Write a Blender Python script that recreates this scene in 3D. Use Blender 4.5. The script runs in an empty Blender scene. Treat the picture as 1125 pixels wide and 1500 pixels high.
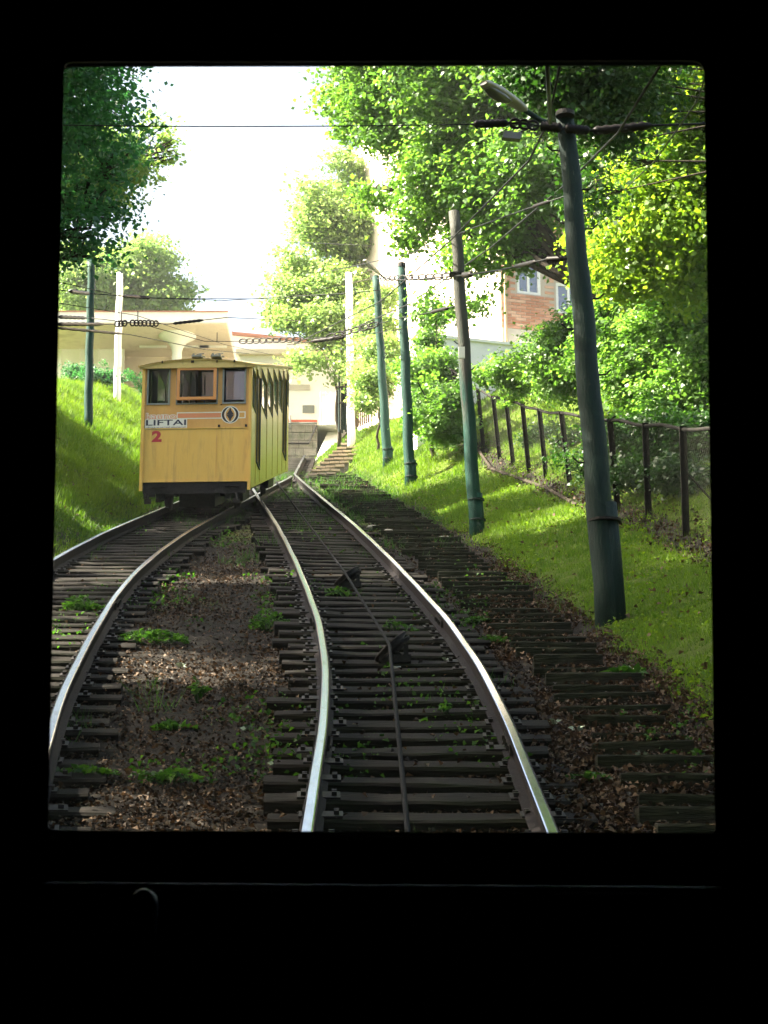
import bpy, math, random
import numpy as np
from mathutils import Vector, Matrix

random.seed(7); rng = np.random.default_rng(7)
C = bpy.context.scene.collection
sc = bpy.context.scene
R = math.radians

# ------------------------------------------------------------------ camera, world, sun, exposure
PITCH = R(14.4); FPX = 3000.0
TS = math.tan(R(18.02))                       # the hillside climbs at 18 degrees
CAM = np.array([0.0, 0.0, 2.246])
FWD = np.array([0, math.cos(PITCH), math.sin(PITCH)])
UP = np.array([0, -math.sin(PITCH), math.cos(PITCH)])
cd = bpy.data.cameras.new('camera'); cam = bpy.data.objects.new('camera', cd); C.objects.link(cam)
cam.location = CAM; cam.rotation_euler = (R(90) + PITCH, 0, 0)
cd.sensor_fit = 'VERTICAL'; cd.sensor_height = 24; cd.sensor_width = 18; cd.lens = 48
cd.clip_start = 0.05; cd.clip_end = 3000
cd.dof.use_dof = True; cd.dof.focus_distance = 24; cd.dof.aperture_fstop = 18
sc.camera = cam

SUN = Vector((-0.80, 0.04, 0.74)).normalized()
world = bpy.data.worlds.new("World"); sc.world = world; world.use_nodes = True
wn = world.node_tree
sky = wn.nodes.new('ShaderNodeTexSky'); sky.sky_type = 'NISHITA'; sky.sun_disc = False
sky.sun_elevation = math.asin(SUN.z); sky.sun_rotation = math.atan2(SUN.x, SUN.y)
sky.air_density = 1.0; sky.dust_density = 9.0; sky.ozone_density = 0.4
bg = wn.nodes['Background']; bg.inputs['Strength'].default_value = 0.06
wn.links.new(sky.outputs[0], bg.inputs[0])
sd = bpy.data.lights.new('sun', 'SUN'); so = bpy.data.objects.new('sun', sd); C.objects.link(so)
sd.energy = 5.0; sd.angle = R(0.53); sd.color = (1, 0.91, 0.74)
so.rotation_euler = SUN.to_track_quat('Z', 'Y').to_euler(); so.location = (-30, 10, 40)
sc.view_settings.view_transform = 'Standard'; sc.view_settings.look = 'None'
sc.view_settings.exposure = 3.3; sc.view_settings.gamma = 1
sc.view_settings.use_curve_mapping = False

# ------------------------------------------------------------------ materials
def mat(name, col, rough=0.7, var=None, nscale=8.0, metallic=0.0, bump=0.0, bscale=40.0, detail=6, spec=0.5, stretch=None, dirt=None, dscale=2.5, dlo=0.5, dhi=0.7):
    m = bpy.data.materials.new(name); m.use_nodes = True
    nt = m.node_tree; b = nt.nodes['Principled BSDF']
    b.inputs['Roughness'].default_value = rough; b.inputs['Metallic'].default_value = metallic
    b.inputs['Specular IOR Level'].default_value = spec
    b.inputs['Base Color'].default_value = (*col, 1)
    tc = nt.nodes.new('ShaderNodeTexCoord'); mp = nt.nodes.new('ShaderNodeMapping')
    nt.links.new(tc.outputs['Object'], mp.inputs[0])
    if stretch: mp.inputs['Scale'].default_value = stretch
    out = None
    if var:
        n = nt.nodes.new('ShaderNodeTexNoise'); n.inputs['Scale'].default_value = nscale; n.inputs['Detail'].default_value = detail
        n.inputs['Roughness'].default_value = 0.65
        nt.links.new(mp.outputs[0], n.inputs['Vector'])
        r = nt.nodes.new('ShaderNodeValToRGB'); r.color_ramp.elements[0].position = 0.33; r.color_ramp.elements[1].position = 0.67
        r.color_ramp.elements[0].color = (*col, 1); r.color_ramp.elements[1].color = (*var, 1)
        nt.links.new(n.outputs[0], r.inputs[0]); out = r.outputs[0]
    if dirt:
        n = nt.nodes.new('ShaderNodeTexNoise'); n.inputs['Scale'].default_value = dscale; n.inputs['Detail'].default_value = 8
        n.inputs['Roughness'].default_value = 0.7
        nt.links.new(mp.outputs[0], n.inputs['Vector'])
        r = nt.nodes.new('ShaderNodeMapRange'); r.inputs[1].default_value = dlo; r.inputs[2].default_value = dhi
        nt.links.new(n.outputs[0], r.inputs[0])
        mx = nt.nodes.new('ShaderNodeMix'); mx.data_type = 'RGBA'
        nt.links.new(r.outputs[0], mx.inputs[0])
        if out: nt.links.new(out, mx.inputs[6])
        else: mx.inputs[6].default_value = (*col, 1)
        mx.inputs[7].default_value = (*dirt, 1); out = mx.outputs[2]
    if out: nt.links.new(out, b.inputs['Base Color'])
    if bump:
        n2 = nt.nodes.new('ShaderNodeTexNoise'); n2.inputs['Scale'].default_value = bscale; n2.inputs['Detail'].default_value = 5
        nt.links.new(mp.outputs[0], n2.inputs['Vector'])
        bp = nt.nodes.new('ShaderNodeBump'); bp.inputs['Strength'].default_value = bump; bp.inputs['Distance'].default_value = 0.02
        nt.links.new(n2.outputs[0], bp.inputs['Height']); nt.links.new(bp.outputs[0], b.inputs['Normal'])
    return m

def leafmat(name, c0, c1, trans, rough=0.45, spec=0.45, tmix=0.4):
    """leaf: diffuse+gloss mixed with translucency, colour picked per leaf from the 'tint' attribute"""
    m = bpy.data.materials.new(name); m.use_nodes = True; nt = m.node_tree
    b = nt.nodes['Principled BSDF']; out = nt.nodes['Material Output']
    at_ = nt.nodes.new('ShaderNodeAttribute'); at_.attribute_name = 'tint'
    mx = nt.nodes.new('ShaderNodeMix'); mx.data_type = 'RGBA'
    mx.inputs[6].default_value = (*c0, 1); mx.inputs[7].default_value = (*c1, 1)
    nt.links.new(at_.outputs['Fac'], mx.inputs[0]); nt.links.new(mx.outputs[2], b.inputs['Base Color'])
    b.inputs['Roughness'].default_value = rough; b.inputs['Specular IOR Level'].default_value = spec
    t = nt.nodes.new('ShaderNodeBsdfTranslucent')
    m2 = nt.nodes.new('ShaderNodeMix'); m2.data_type = 'RGBA'; m2.blend_type = 'MULTIPLY'; m2.inputs[0].default_value = 1
    nt.links.new(mx.outputs[2], m2.inputs[6]); m2.inputs[7].default_value = (*trans, 1)
    nt.links.new(m2.outputs[2], t.inputs[0])
    s = nt.nodes.new('ShaderNodeMixShader'); s.inputs[0].default_value = tmix
    nt.links.new(b.outputs[0], s.inputs[1]); nt.links.new(t.outputs[0], s.inputs[2]); nt.links.new(s.outputs[0], out.inputs[0])
    return m

M = {}
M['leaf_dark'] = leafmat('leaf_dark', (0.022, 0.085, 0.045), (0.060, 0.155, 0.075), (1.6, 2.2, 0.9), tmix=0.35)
M['leaf_shade'] = leafmat('leaf_shade', (0.010, 0.036, 0.010), (0.035, 0.085, 0.020), (1.8, 2.2, 0.7), tmix=0.25)  # shade of the dim foliage is put into the leaf colour
M['leaf_maple'] = leafmat('leaf_maple', (0.040, 0.105, 0.026), (0.12, 0.215, 0.050), (2.2, 2.4, 0.9), rough=.38)
M['leaf_yellow'] = leafmat('leaf_yellow', (0.08, 0.17, 0.020), (0.19, 0.29, 0.04), (2.2, 2.1, 0.7), tmix=0.45)
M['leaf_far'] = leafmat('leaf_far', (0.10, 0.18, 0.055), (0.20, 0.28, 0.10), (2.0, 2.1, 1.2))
M['leaf_bush'] = leafmat('leaf_bush', (0.045, 0.115, 0.022), (0.13, 0.22, 0.055), (2.0, 2.3, 0.9))
M['grass_blade'] = leafmat('grass_blade', (0.045, 0.098, 0.008), (0.13, 0.195, 0.018), (2.0, 2.2, 0.7), rough=0.6, spec=0.2)
M['weed'] = leafmat('weed', (0.014, 0.045, 0.009), (0.055, 0.115, 0.022), (1.8, 2.2, 0.7), rough=0.6, spec=0.3)
M['litter'] = leafmat('litter', (0.010, 0.007, 0.005), (0.13, 0.082, 0.050), (1.2, 1, 0.7), rough=0.7, spec=0.25, tmix=0.1)
M['bark'] = mat('bark', (0.020, 0.015, 0.011), 0.9, (0.055, 0.045, 0.034), 12, bump=0.8, bscale=25, stretch=(1, 1, .25), spec=0.12)
M['sleeper'] = mat('sleeper_timber', (0.005, 0.004, 0.0035), 0.85, (0.019, 0.015, 0.012), 18, bump=0.7, bscale=45, stretch=(.12, 1, 1), dirt=(0.016, 0.024, 0.009), dlo=.56, dhi=.75, spec=0.12)
M['step_timber'] = mat('step_timber', (0.006, 0.0045, 0.0035), 0.85, (0.022, 0.016, 0.012), 16, bump=0.7, bscale=40, stretch=(.12, 1, 1), dirt=(0.016, 0.024, 0.009), spec=0.12)
M['rail_side'] = mat('rusty_rail', (0.006, 0.005, 0.007), 0.75, (0.015, 0.010, 0.009), 20, bump=0.5, bscale=60, spec=0.12)
M['rail_top'] = mat('polished_rail_head', (0.44, 0.50, 0.66), 0.2, (0.32, 0.36, 0.50), 5, metallic=1.0, stretch=(6, .6, 6), dirt=(0.16, 0.13, 0.12), dlo=.58, dhi=.72)
M['cable'] = mat('steel_cable', (0.006, 0.006, 0.008), 0.8, (0.016, 0.016, 0.018), 60, spec=.05, metallic=0.0)
M['iron'] = mat('dark_iron', (0.012, 0.011, 0.012), 0.6, (0.03, 0.026, 0.024), 20, bump=0.3, spec=0.12)
M['green_pole'] = mat('green_painted_timber', (0.007, 0.034, 0.026), 0.6, (0.016, 0.058, 0.044), 5, bump=0.5, bscale=30, stretch=(3, 3, .5), dirt=(0.10, 0.12, 0.10), dscale=9, dlo=.62, dhi=.72, spec=0.12)
M['green_pole_dark'] = mat('dark_green_painted_timber', (0.0035, 0.014, 0.012), 0.6, (0.008, 0.026, 0.022), 5, bump=0.5, spec=.2, bscale=30, stretch=(3, 3, .5), dirt=(0.12, 0.13, 0.11), dscale=11, dlo=.66, dhi=.72)
M['grey_pole'] = mat('weathered_grey_timber', (0.075, 0.070, 0.062), 0.75, (0.13, 0.115, 0.10), 6, bump=0.6, bscale=30, stretch=(3, 3, .5), dirt=(0.018, 0.07, 0.055), dscale=3, spec=0.12)
M['white_pole'] = mat('pale_concrete_pole', (0.62, 0.64, 0.66), 0.7, (0.74, 0.75, 0.74), 5, bump=0.2)
M['wire'] = mat('black_wire', (0.005, 0.005, 0.006), 0.5, spec=0.12)
M['insulator'] = mat('brown_insulator', (0.010, 0.006, 0.005), 0.5, (0.006, 0.005, 0.005), 9, spec=0.12)
M['lamp_shell'] = mat('lamp_aluminium', (0.30, 0.29, 0.27), 0.5, (0.40, 0.38, 0.34), 8, metallic=0.3)
M['lamp_lens'] = mat('lamp_lens', (0.10, 0.10, 0.10), 0.25)
M['car_yellow'] = mat('car_yellow_paint', (0.70, 0.41, 0.085), 0.42, (0.76, 0.47, 0.11), 3, bump=0.06, bscale=6, dirt=(0.40, 0.23, 0.07), dscale=3.2, dlo=.50, dhi=.78, stretch=(2.4, 2.4, .35))
M['car_orange'] = mat('car_faded_orange_paint', (0.60, 0.30, 0.075), 0.5, (0.66, 0.36, 0.10), 4, dirt=(0.40, 0.22, 0.08), dscale=5, dlo=.55, dhi=.8, stretch=(1.6, 1.6, .45))
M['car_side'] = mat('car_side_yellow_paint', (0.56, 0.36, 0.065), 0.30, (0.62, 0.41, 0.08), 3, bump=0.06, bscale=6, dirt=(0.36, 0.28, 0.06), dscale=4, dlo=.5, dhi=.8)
M['car_sash'] = mat('orange_sash_paint', (0.62, 0.26, 0.07), 0.5)
M['car_roof'] = mat('car_roof_paint', (0.52, 0.36, 0.12), 0.6, (0.60, 0.44, 0.16), 6, dirt=(0.22, 0.15, 0.07), dscale=9, dlo=.55, dhi=.7)
M['car_trim'] = mat('grey_window_trim', (0.17, 0.19, 0.19), 0.5, (0.24, 0.24, 0.22), 8, metallic=0.3)
M['car_inside'] = mat('car_interior_lining', (0.035, 0.032, 0.040), 0.6)
M['door_brown'] = mat('brown_door', (0.075, 0.05, 0.04), 0.5, (0.11, 0.075, 0.055), 6)
M['black_trim'] = mat('black_rubber', (0.012, 0.014, 0.012), 0.5)
M['sign_white'] = mat('sign_white_paint', (0.74, 0.72, 0.66), 0.5)
M['sign_navy'] = mat('sign_navy_paint', (0.014, 0.014, 0.045), 0.5)
M['sign_orange'] = mat('sign_orange_paint', (0.70, 0.25, 0.12), 0.5)
M['sign_red'] = mat('sign_red_paint', (0.42, 0.022, 0.035), 0.5)
M['sign_black'] = mat('sign_black_paint', (0.018, 0.013, 0.022), 0.5)
M['cabin_black'] = mat('cabin_black_paint', (0.006, 0.006, 0.007), 0.6, (0.009, 0.008, 0.008), 10, spec=0.2)
M['cabin_frame'] = mat('cabin_window_frame', (0.075, 0.078, 0.070), 0.55, (0.11, 0.105, 0.09), 40, bump=0.5, bscale=120, spec=.3)
M['cabin_metal'] = mat('cabin_metal_strip', (0.85, 0.85, 0.87), 0.45, (0.40, 0.40, 0.40), 30, metallic=1.0, stretch=(1, 1, 1))
M['lever_grey'] = mat('worn_grey_lever', (0.10, 0.12, 0.14), 0.35, (0.16, 0.18, 0.20), 8, metallic=.3)
M['fence_dark'] = mat('dark_fence_steel', (0.005, 0.0045, 0.004), 0.8, (0.014, 0.011, 0.009), 12, spec=0.12)
M['mesh_wire'] = mat('rusty_mesh_wire', (0.03, 0.03, 0.024), 0.7, spec=0.12)
M['brick'] = mat('red_brick', (0.40, 0.20, 0.13), 0.85, (0.52, 0.31, 0.22), 3.0, bump=0.2)
M['brick_mortar'] = mat('mortar', (0.46, 0.40, 0.34), 0.9)
M['render_pink'] = mat('pale_pink_render', (0.78, 0.62, 0.54), 0.85, (0.82, 0.68, 0.60), 1.2)
M['plinth'] = mat('grey_plinth_render', (0.42, 0.39, 0.34), 0.85, (0.5, 0.46, 0.4), 4, bump=0.2)
M['white_paint'] = mat('white_paint', (0.80, 0.79, 0.76), 0.6, (0.74, 0.73, 0.70), 3)
M['cream'] = mat('cream_wall_paint', (0.64, 0.54, 0.42), 0.7, (0.70, 0.60, 0.47), 1.5, dirt=(0.5, 0.4, 0.3), dscale=1.5)
M['tan'] = mat('tan_wall_paint', (0.50, 0.36, 0.22), 0.7, (0.55, 0.41, 0.26), 2)
M['copper_edge'] = mat('red_brown_roof_edge', (0.38, 0.16, 0.10), 0.6)
M['stone'] = mat('grey_stone', (0.20, 0.185, 0.165), 0.85, (0.34, 0.31, 0.27), 5, bump=0.6, bscale=18, dirt=(0.10, 0.12, 0.07), dscale=3)
M['joint_and_riser_shade'] = mat('mortar_and_riser_shade', (0.12, 0.11, 0.10), 0.9)
M['step_stone'] = mat('brown_sandstone_step', (0.34, 0.26, 0.20), 0.85, (0.46, 0.38, 0.30), 7, bump=0.4)
M['board'] = mat('brown_fence_board', (0.10, 0.065, 0.045), 0.8, (0.16, 0.11, 0.075), 7, stretch=(4, 4, .5))
M['red_rail'] = mat('faded_red_paint', (0.55, 0.12, 0.07), 0.5)
M['window_white'] = mat('window_white_frame', (0.78, 0.78, 0.77), 0.5)
M['curtain'] = mat('pale_curtain', (0.55, 0.53, 0.48), 0.9, (0.35, 0.34, 0.30), 30, stretch=(3, 3, .4))
M['moss_rock'] = mat('loose_stone', (0.22, 0.20, 0.18), 0.85, (0.36, 0.34, 0.30), 9)

def glassmat(name, tint=(1, 1, 1), gloss=0.12, rough=0.03, body=None, bodyfac=0.0):
    m = bpy.data.materials.new(name); m.use_nodes = True; nt = m.node_tree
    out = nt.nodes['Material Output']; nt.nodes.remove(nt.nodes['Principled BSDF'])
    t = nt.nodes.new('ShaderNodeBsdfTransparent'); t.inputs[0].default_value = (*tint, 1)
    g = nt.nodes.new('ShaderNodeBsdfGlossy'); g.inputs['Roughness'].default_value = rough
    f = nt.nodes.new('ShaderNodeFresnel'); f.inputs[0].default_value = 1.5
    s = nt.nodes.new('ShaderNodeMixShader')
    mul = nt.nodes.new('ShaderNodeMath'); mul.operation = 'MULTIPLY_ADD'; mul.inputs[1].default_value = 1.0; mul.inputs[2].default_value = gloss
    nt.links.new(f.outputs[0], mul.inputs[0]); nt.links.new(mul.outputs[0], s.inputs[0])
    nt.links.new(t.outputs[0], s.inputs[1]); nt.links.new(g.outputs[0], s.inputs[2])
    last = s
    if body:
        d = nt.nodes.new('ShaderNodeBsdfDiffuse'); d.inputs[0].default_value = (*body, 1)
        s2 = nt.nodes.new('ShaderNodeMixShader'); s2.inputs[0].default_value = bodyfac
        nt.links.new(s.outputs[0], s2.inputs[1]); nt.links.new(d.outputs[0], s2.inputs[2]); last = s2
    nt.links.new(last.outputs[0], out.inputs[0]); return m
M['glass_cabin'] = glassmat('cabin_glass', (0.98, 0.99, 0.98), 0.0, 0.02, (0.5, 0.52, 0.5), 0.003)
M['glass_car'] = glassmat('car_glass', (0.62, 0.62, 0.68), -0.03, 0.03)
M['glass_side'] = glassmat('car_side_glass', (0.28, 0.34, 0.32), 0.6, 0.05, (0.20, 0.27, 0.19), 0.42)  # green body colour stands in for trees reflected in the panes
M['glass_house'] = glassmat('house_glass', (0.30, 0.33, 0.36), 0.25, 0.05)

# ground: bare earth / litter blended with turf by the 'turf' attribute
def groundmat():
    m = bpy.data.materials.new('ground'); m.use_nodes = True; nt = m.node_tree; b = nt.nodes['Principled BSDF']
    b.inputs['Roughness'].default_value = 0.95; b.inputs['Specular IOR Level'].default_value = 0.15
    tc = nt.nodes.new('ShaderNodeTexCoord')
    def noise(s, d=8, r=0.7):
        n = nt.nodes.new('ShaderNodeTexNoise'); n.inputs['Scale'].default_value = s; n.inputs['Detail'].default_value = d
        n.inputs['Roughness'].default_value = r; nt.links.new(tc.outputs['Object'], n.inputs['Vector']); return n.outputs[0]
    def ramp(src, stops):
        r = nt.nodes.new('ShaderNodeValToRGB'); e = r.color_ramp.elements
        e[0].position, e[0].color = stops[0][0], (*stops[0][1], 1); e[1].position, e[1].color = stops[-1][0], (*stops[-1][1], 1)
        for p, c in stops[1:-1]:
            x = e.new(p); x.color = (*c, 1)
        nt.links.new(src, r.inputs[0]); return r.outputs[0]
    earth = ramp(noise(14), [(.35, (0.005, 0.004, 0.003)), (.5, (0.013, 0.010, 0.008)), (.68, (0.038, 0.030, 0.023))])
    turf = ramp(noise(9), [(.3, (0.032, 0.052, 0.005)), (.5, (0.060, 0.090, 0.008)), (.7, (0.095, 0.12, 0.014))])
    a = nt.nodes.new('ShaderNodeAttribute'); a.attribute_name = 'turf'
    add = nt.nodes.new('ShaderNodeMath'); add.operation = 'ADD'
    nn = nt.nodes.new('ShaderNodeMapRange'); nn.inputs[3].default_value = -0.5; nn.inputs[4].default_value = 0.5
    nt.links.new(noise(3.5), nn.inputs[0]); nt.links.new(a.outputs['Fac'], add.inputs[0]); nt.links.new(nn.outputs[0], add.inputs[1])
    mr = nt.nodes.new('ShaderNodeMapRange'); mr.inputs[1].default_value = .42; mr.inputs[2].default_value = .58
    nt.links.new(add.outputs[0], mr.inputs[0])
    mx = nt.nodes.new('ShaderNodeMix'); mx.data_type = 'RGBA'
    nt.links.new(mr.outputs[0], mx.inputs[0]); nt.links.new(earth, mx.inputs[6]); nt.links.new(turf, mx.inputs[7])
    nt.links.new(mx.outputs[2], b.inputs['Base Color'])
    bp = nt.nodes.new('ShaderNodeBump'); bp.inputs['Strength'].default_value = 0.9; bp.inputs['Distance'].default_value = 0.03
    nt.links.new(noise(30), bp.inputs['Height']); nt.links.new(bp.outputs[0], b.inputs['Normal'])
    return m
M['ground'] = groundmat()

def two_tone():
    m = M['green_pole'].copy(); m.name = 'half_painted_timber'; nt = m.node_tree; b = nt.nodes['Principled BSDF']; src = b.inputs['Base Color'].links[0].from_socket
    tc = nt.nodes.new('ShaderNodeTexCoord'); sp = nt.nodes.new('ShaderNodeSeparateXYZ'); nt.links.new(tc.outputs['Object'], sp.inputs[0])
    mp = nt.nodes.new('ShaderNodeMapping'); mp.inputs['Scale'].default_value = (9, 9, 1.2); nt.links.new(tc.outputs['Object'], mp.inputs[0])
    n = nt.nodes.new('ShaderNodeTexNoise'); n.inputs['Scale'].default_value = 1.2; n.inputs['Detail'].default_value = 8; nt.links.new(mp.outputs[0], n.inputs['Vector'])
    ad = nt.nodes.new('ShaderNodeMath'); ad.operation = 'MULTIPLY_ADD'; ad.inputs[1].default_value = 3.2; nt.links.new(n.outputs[0], ad.inputs[0]); nt.links.new(sp.outputs['Z'], ad.inputs[2])
    mr = nt.nodes.new('ShaderNodeMapRange'); mr.inputs[1].default_value = 3.6; mr.inputs[2].default_value = 4.2; nt.links.new(ad.outputs[0], mr.inputs[0])
    mx = nt.nodes.new('ShaderNodeMix'); mx.data_type = 'RGBA'; nt.links.new(mr.outputs[0], mx.inputs[0]); nt.links.new(src, mx.inputs[6])
    r2 = nt.nodes.new('ShaderNodeValToRGB'); r2.color_ramp.elements[0].color = (.022, .026, .021, 1); r2.color_ramp.elements[1].color = (.060, .056, .046, 1); nt.links.new(n.outputs[0], r2.inputs[0])
    nt.links.new(r2.outputs[0], mx.inputs[7]); nt.links.new(mx.outputs[2], b.inputs['Base Color']); return m

# ------------------------------------------------------------------ mesh helpers
class G:
    def __init__(s): s.v = []; s.f = []
    def quadbox(s, p, ex, ey, ez):
        """box from centre p and three half-extent vectors"""
        p, ex, ey, ez = map(np.array, (p, ex, ey, ez)); b = len(s.v)
        for a in (-1, 1):
            for c in (-1, 1):
                for d in (-1, 1): s.v.append(tuple(p + a*ex + c*ey + d*ez))
        s.f += [tuple(b+i for i in q) for q in ((0,1,3,2),(4,6,7,5),(0,4,5,1),(2,3,7,6),(0,2,6,4),(1,5,7,3))]
        return s
    def box(s, x0, x1, y0, y1, z0, z1):
        return s.quadbox(((x0+x1)/2, (y0+y1)/2, (z0+z1)/2), ((x1-x0)/2,0,0), (0,(y1-y0)/2,0), (0,0,(z1-z0)/2))
    def sbox(s, x0, x1, y0, y1, z0, z1, t=TS):
        """box whose floor and roof climb with the hill (z sheared along y)"""
        b = len(s.v)
        for x in (x0, x1):
            for y in (y0, y1):
                for z in (z0, z1): s.v.append((x, y, z + y*t))
        s.f += [tuple(b+i for i in q) for q in ((0,1,3,2),(4,6,7,5),(0,4,5,1),(2,3,7,6),(0,2,6,4),(1,5,7,3))]
        return s
    def tube(s, pts, rad, n=8, cap=True):
        pts = [np.array(p, float) for p in pts]
        if not hasattr(rad, '__len__'): rad = [rad]*len(pts)
        b = len(s.v); up = None
        for i, p in enumerate(pts):
            d = pts[min(i+1, len(pts)-1)] - pts[max(i-1, 0)]; d = d/(np.linalg.norm(d)+1e-9)
            if up is None:
                a = np.array([0,0,1.]) if abs(d[2]) < .9 else np.array([1.,0,0]); up = np.cross(d, a); up /= np.linalg.norm(up)
            else:
                up = up - d*np.dot(up, d); up /= np.linalg.norm(up)
            w = np.cross(d, up)
            for k in range(n):
                t = 2*math.pi*k/n; s.v.append(tuple(p + rad[i]*(math.cos(t)*up + math.sin(t)*w)))
        for i in range(len(pts)-1):
            for k in range(n):
                a, c = b+i*n+k, b+i*n+(k+1) % n; s.f.append((a, c, c+n, a+n))
        if cap:
            s.f.append(tuple(b+k for k in range(n))[::-1]); s.f.append(tuple(b+(len(pts)-1)*n+k for k in range(n)))
        return s
    def poly(s, pts):
        b = len(s.v); s.v += [tuple(p) for p in pts]; s.f.append(tuple(range(b, b+len(pts)))); return s
    def prism(s, pts2, fn, a, c):
        """2-D outline extruded between a and c through fn(u, w, depth)"""
        b = len(s.v); n = len(pts2)
        for d in (a, c): s.v += [tuple(fn(u, w, d)) for u, w in pts2]
        s.f.append(tuple(b+k for k in range(n))[::-1]); s.f.append(tuple(b+n+k for k in range(n)))
        for k in range(n): s.f.append((b+k, b+(k+1) % n, b+n+(k+1) % n, b+n+k))
        return s

def link(o, parent=None):
    C.objects.link(o)
    if parent is not None: o.parent = parent
    return o
def mk(name, g, m, parent=None, org=(0,0,0), smooth=False):
    me = bpy.data.meshes.new(name)
    v = np.array(g.v, float) - np.array(org) if len(g.v) else np.zeros((0,3))
    me.from_pydata(v.tolist(), [], g.f); me.materials.append(M[m] if isinstance(m, str) else m)
    if smooth: me.polygons.foreach_set('use_smooth', [True]*len(me.polygons))
    me.update()
    o = bpy.data.objects.new(name, me); return link(o, parent)
def tag(o, label=None, cat=None, group=None, kind=None):
    for k, v in (('label', label), ('category', cat), ('group', group), ('kind', kind)):
        if v: o[k] = v
    return o
class Thing:
    def __init__(s, name, loc, label, cat, group=None, rz=0.0):
        s.o = bpy.data.objects.new(name, None); s.o.empty_display_size = .3; C.objects.link(s.o)
        s.o.location = tuple(loc); s.o.rotation_euler = (0, 0, rz); s.loc = np.array(loc, float); tag(s.o, label, cat, group)
    def part(s, name, g, m, parent=None, smooth=False, local=False, label=None, kind=None):
        o = mk(name, g, m, parent or s.o, (0,0,0) if local else s.loc, smooth); tag(o, label, None, None, kind); return o
def single(name, g, m, label, cat, org=None, group=None, smooth=False):
    org = np.array(g.v).mean(0) if org is None else org
    o = mk(name, g, m, None, org, smooth); o.location = tuple(org); return tag(o, label, cat, group)

def bulk(name, V, F, m, tint=None, parent=None, org=(0,0,0)):
    """fast mesh of equal-sided faces from numpy arrays"""
    me = bpy.data.meshes.new(name); n, k = F.shape
    me.vertices.add(len(V)); me.vertices.foreach_set('co', (V - np.array(org)).astype(np.float32).ravel())
    me.loops.add(n*k); me.loops.foreach_set('vertex_index', F.astype(np.int32).ravel())
    me.polygons.add(n); me.polygons.foreach_set('loop_start', np.arange(0, n*k, k, dtype=np.int32)); me.polygons.foreach_set('loop_total', np.full(n, k, dtype=np.int32))
    if tint is not None:
        a = me.attributes.new('tint', 'FLOAT', 'FACE'); a.data.foreach_set('value', tint.astype(np.float32))
    me.materials.append(M[m]); me.update(calc_edges=True)
    o = bpy.data.objects.new(name, me); link(o, parent)
    if parent is None: o.location = tuple(org)
    return o

# ------------------------------------------------------------------ terrain and sight lines used to survey the place
def zc_of(Y): return 1.0495*Y - .5586
FOOT_Z = [0, 11, 15.3, 22, 32, 43, 50, 60, 90]
FOOT_X = [2.05, 2.05, 2.0, 1.65, 0.95, 0.05, -0.65, -2.0, -4.5]
def sstep(a, b, x): t = np.clip((x-a)/(b-a), 0, 1); return t*t*(3-2*t)
_ph = rng.uniform(0, 6.28, (24, 2)); _fr = rng.normal(0, 1, (24, 2))
def fnoise(X, Y, s):
    r = 0
    for i in range(12): r = r + np.sin((_fr[i,0]*X + _fr[i,1]*Y)*s*(1+i*.18) + _ph[i,0])/(1+i*.25)
    return r/4.0
TOPY = 82.0
def plane_z(Y):
    Y = np.asarray(Y, float)
    return np.where(Y > TOPY, TS*TOPY, np.where(Y < -60, -60*TS, TS*Y))
def rise(X, Y):
    X = np.asarray(X, float); Y = np.asarray(Y, float); z = zc_of(Y)
    d = X - np.interp(z, FOOT_Z, FOOT_X)
    near = np.where(d < 1.8, .31*np.clip(d, 0, 9), .56 + .72*(d-1.8)); near = np.minimum(near, 2.7)
    far = np.minimum(.72*np.clip(d, 0, 9), 3.0)
    w = sstep(39, 47, z); r = near*(1-w) + far*w
    dl = -4.45 - X
    l = .66*np.clip(dl, 0, 9); l = np.where(l > 2.3, 2.3 + .08*(l-2.3), l)
    g = -.225 + r + l
    g = g + .02*fnoise(X, Y, 2.2) + .05*fnoise(X, Y, .5)*sstep(.2, 1.5, np.maximum(d, dl))
    med = sstep(-.75, -1.1, X)*sstep(-2.3, -1.6, X)*0
    return g + med
def H(X, Y): return plane_z(Y) + rise(X, Y)
def at(px, py, z): return CAM + z*(np.array([(px-562.5)/FPX, 0, 0]) + UP*(750-py)/FPX + FWD)
def hit(px, py, zmin=6):
    t = zmin
    while t < 110:
        p = at(px, py, t)
        if p[2] < H(p[0], p[1]): break
        t += .05
    return p, t
def onplane(px, py):   # a point on rail-top level
    z = 6420.0/(py-560.0); return at(px, py, z)

# ground sheet
def axis(segs):
    out = []
    for a, b, st in segs: out += list(np.arange(a, b, st))
    return np.array(out + [segs[-1][1]])
xs = axis([(-600, -100, 100), (-100, -20, 8), (-20, -9, .8), (-9, 8, .11), (8, 20, .8), (20, 100, 8), (100, 600, 100)])
ys = axis([(-500, -60, 60), (-60, -4, 4), (-4, 6, 1), (6, 30, .11), (30, 60, .2), (60, 82, .5), (82, 120, 6), (120, 900, 90)])
XX, YY = np.meshgrid(xs, ys); ZZ = H(XX, YY)
def clod(X, Y): return .010*np.sin(31*X+3*np.sin(17*Y))*np.sin(29*Y+2*np.sin(13*X)) + rng.normal(0, .007, X.shape)
inner = (np.abs(XX) < 9) & (YY > 5) & (YY < 60)
ZZ = ZZ + np.where(inner, clod(XX, YY), 0)
V = np.stack([XX.ravel(), YY.ravel(), ZZ.ravel()], 1)
ny, nx = XX.shape; I = np.arange(ny*nx).reshape(ny, nx)
F = np.stack([I[:-1,:-1], I[:-1,1:], I[1:,1:], I[1:,:-1]], -1).reshape(-1, 4)
ground = bulk('ground', V, F, 'ground'); tag(ground, kind='structure')
zcl = zc_of(YY); dR = XX - np.interp(zcl, FOOT_Z, FOOT_X); dL = -4.5 - XX
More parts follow.
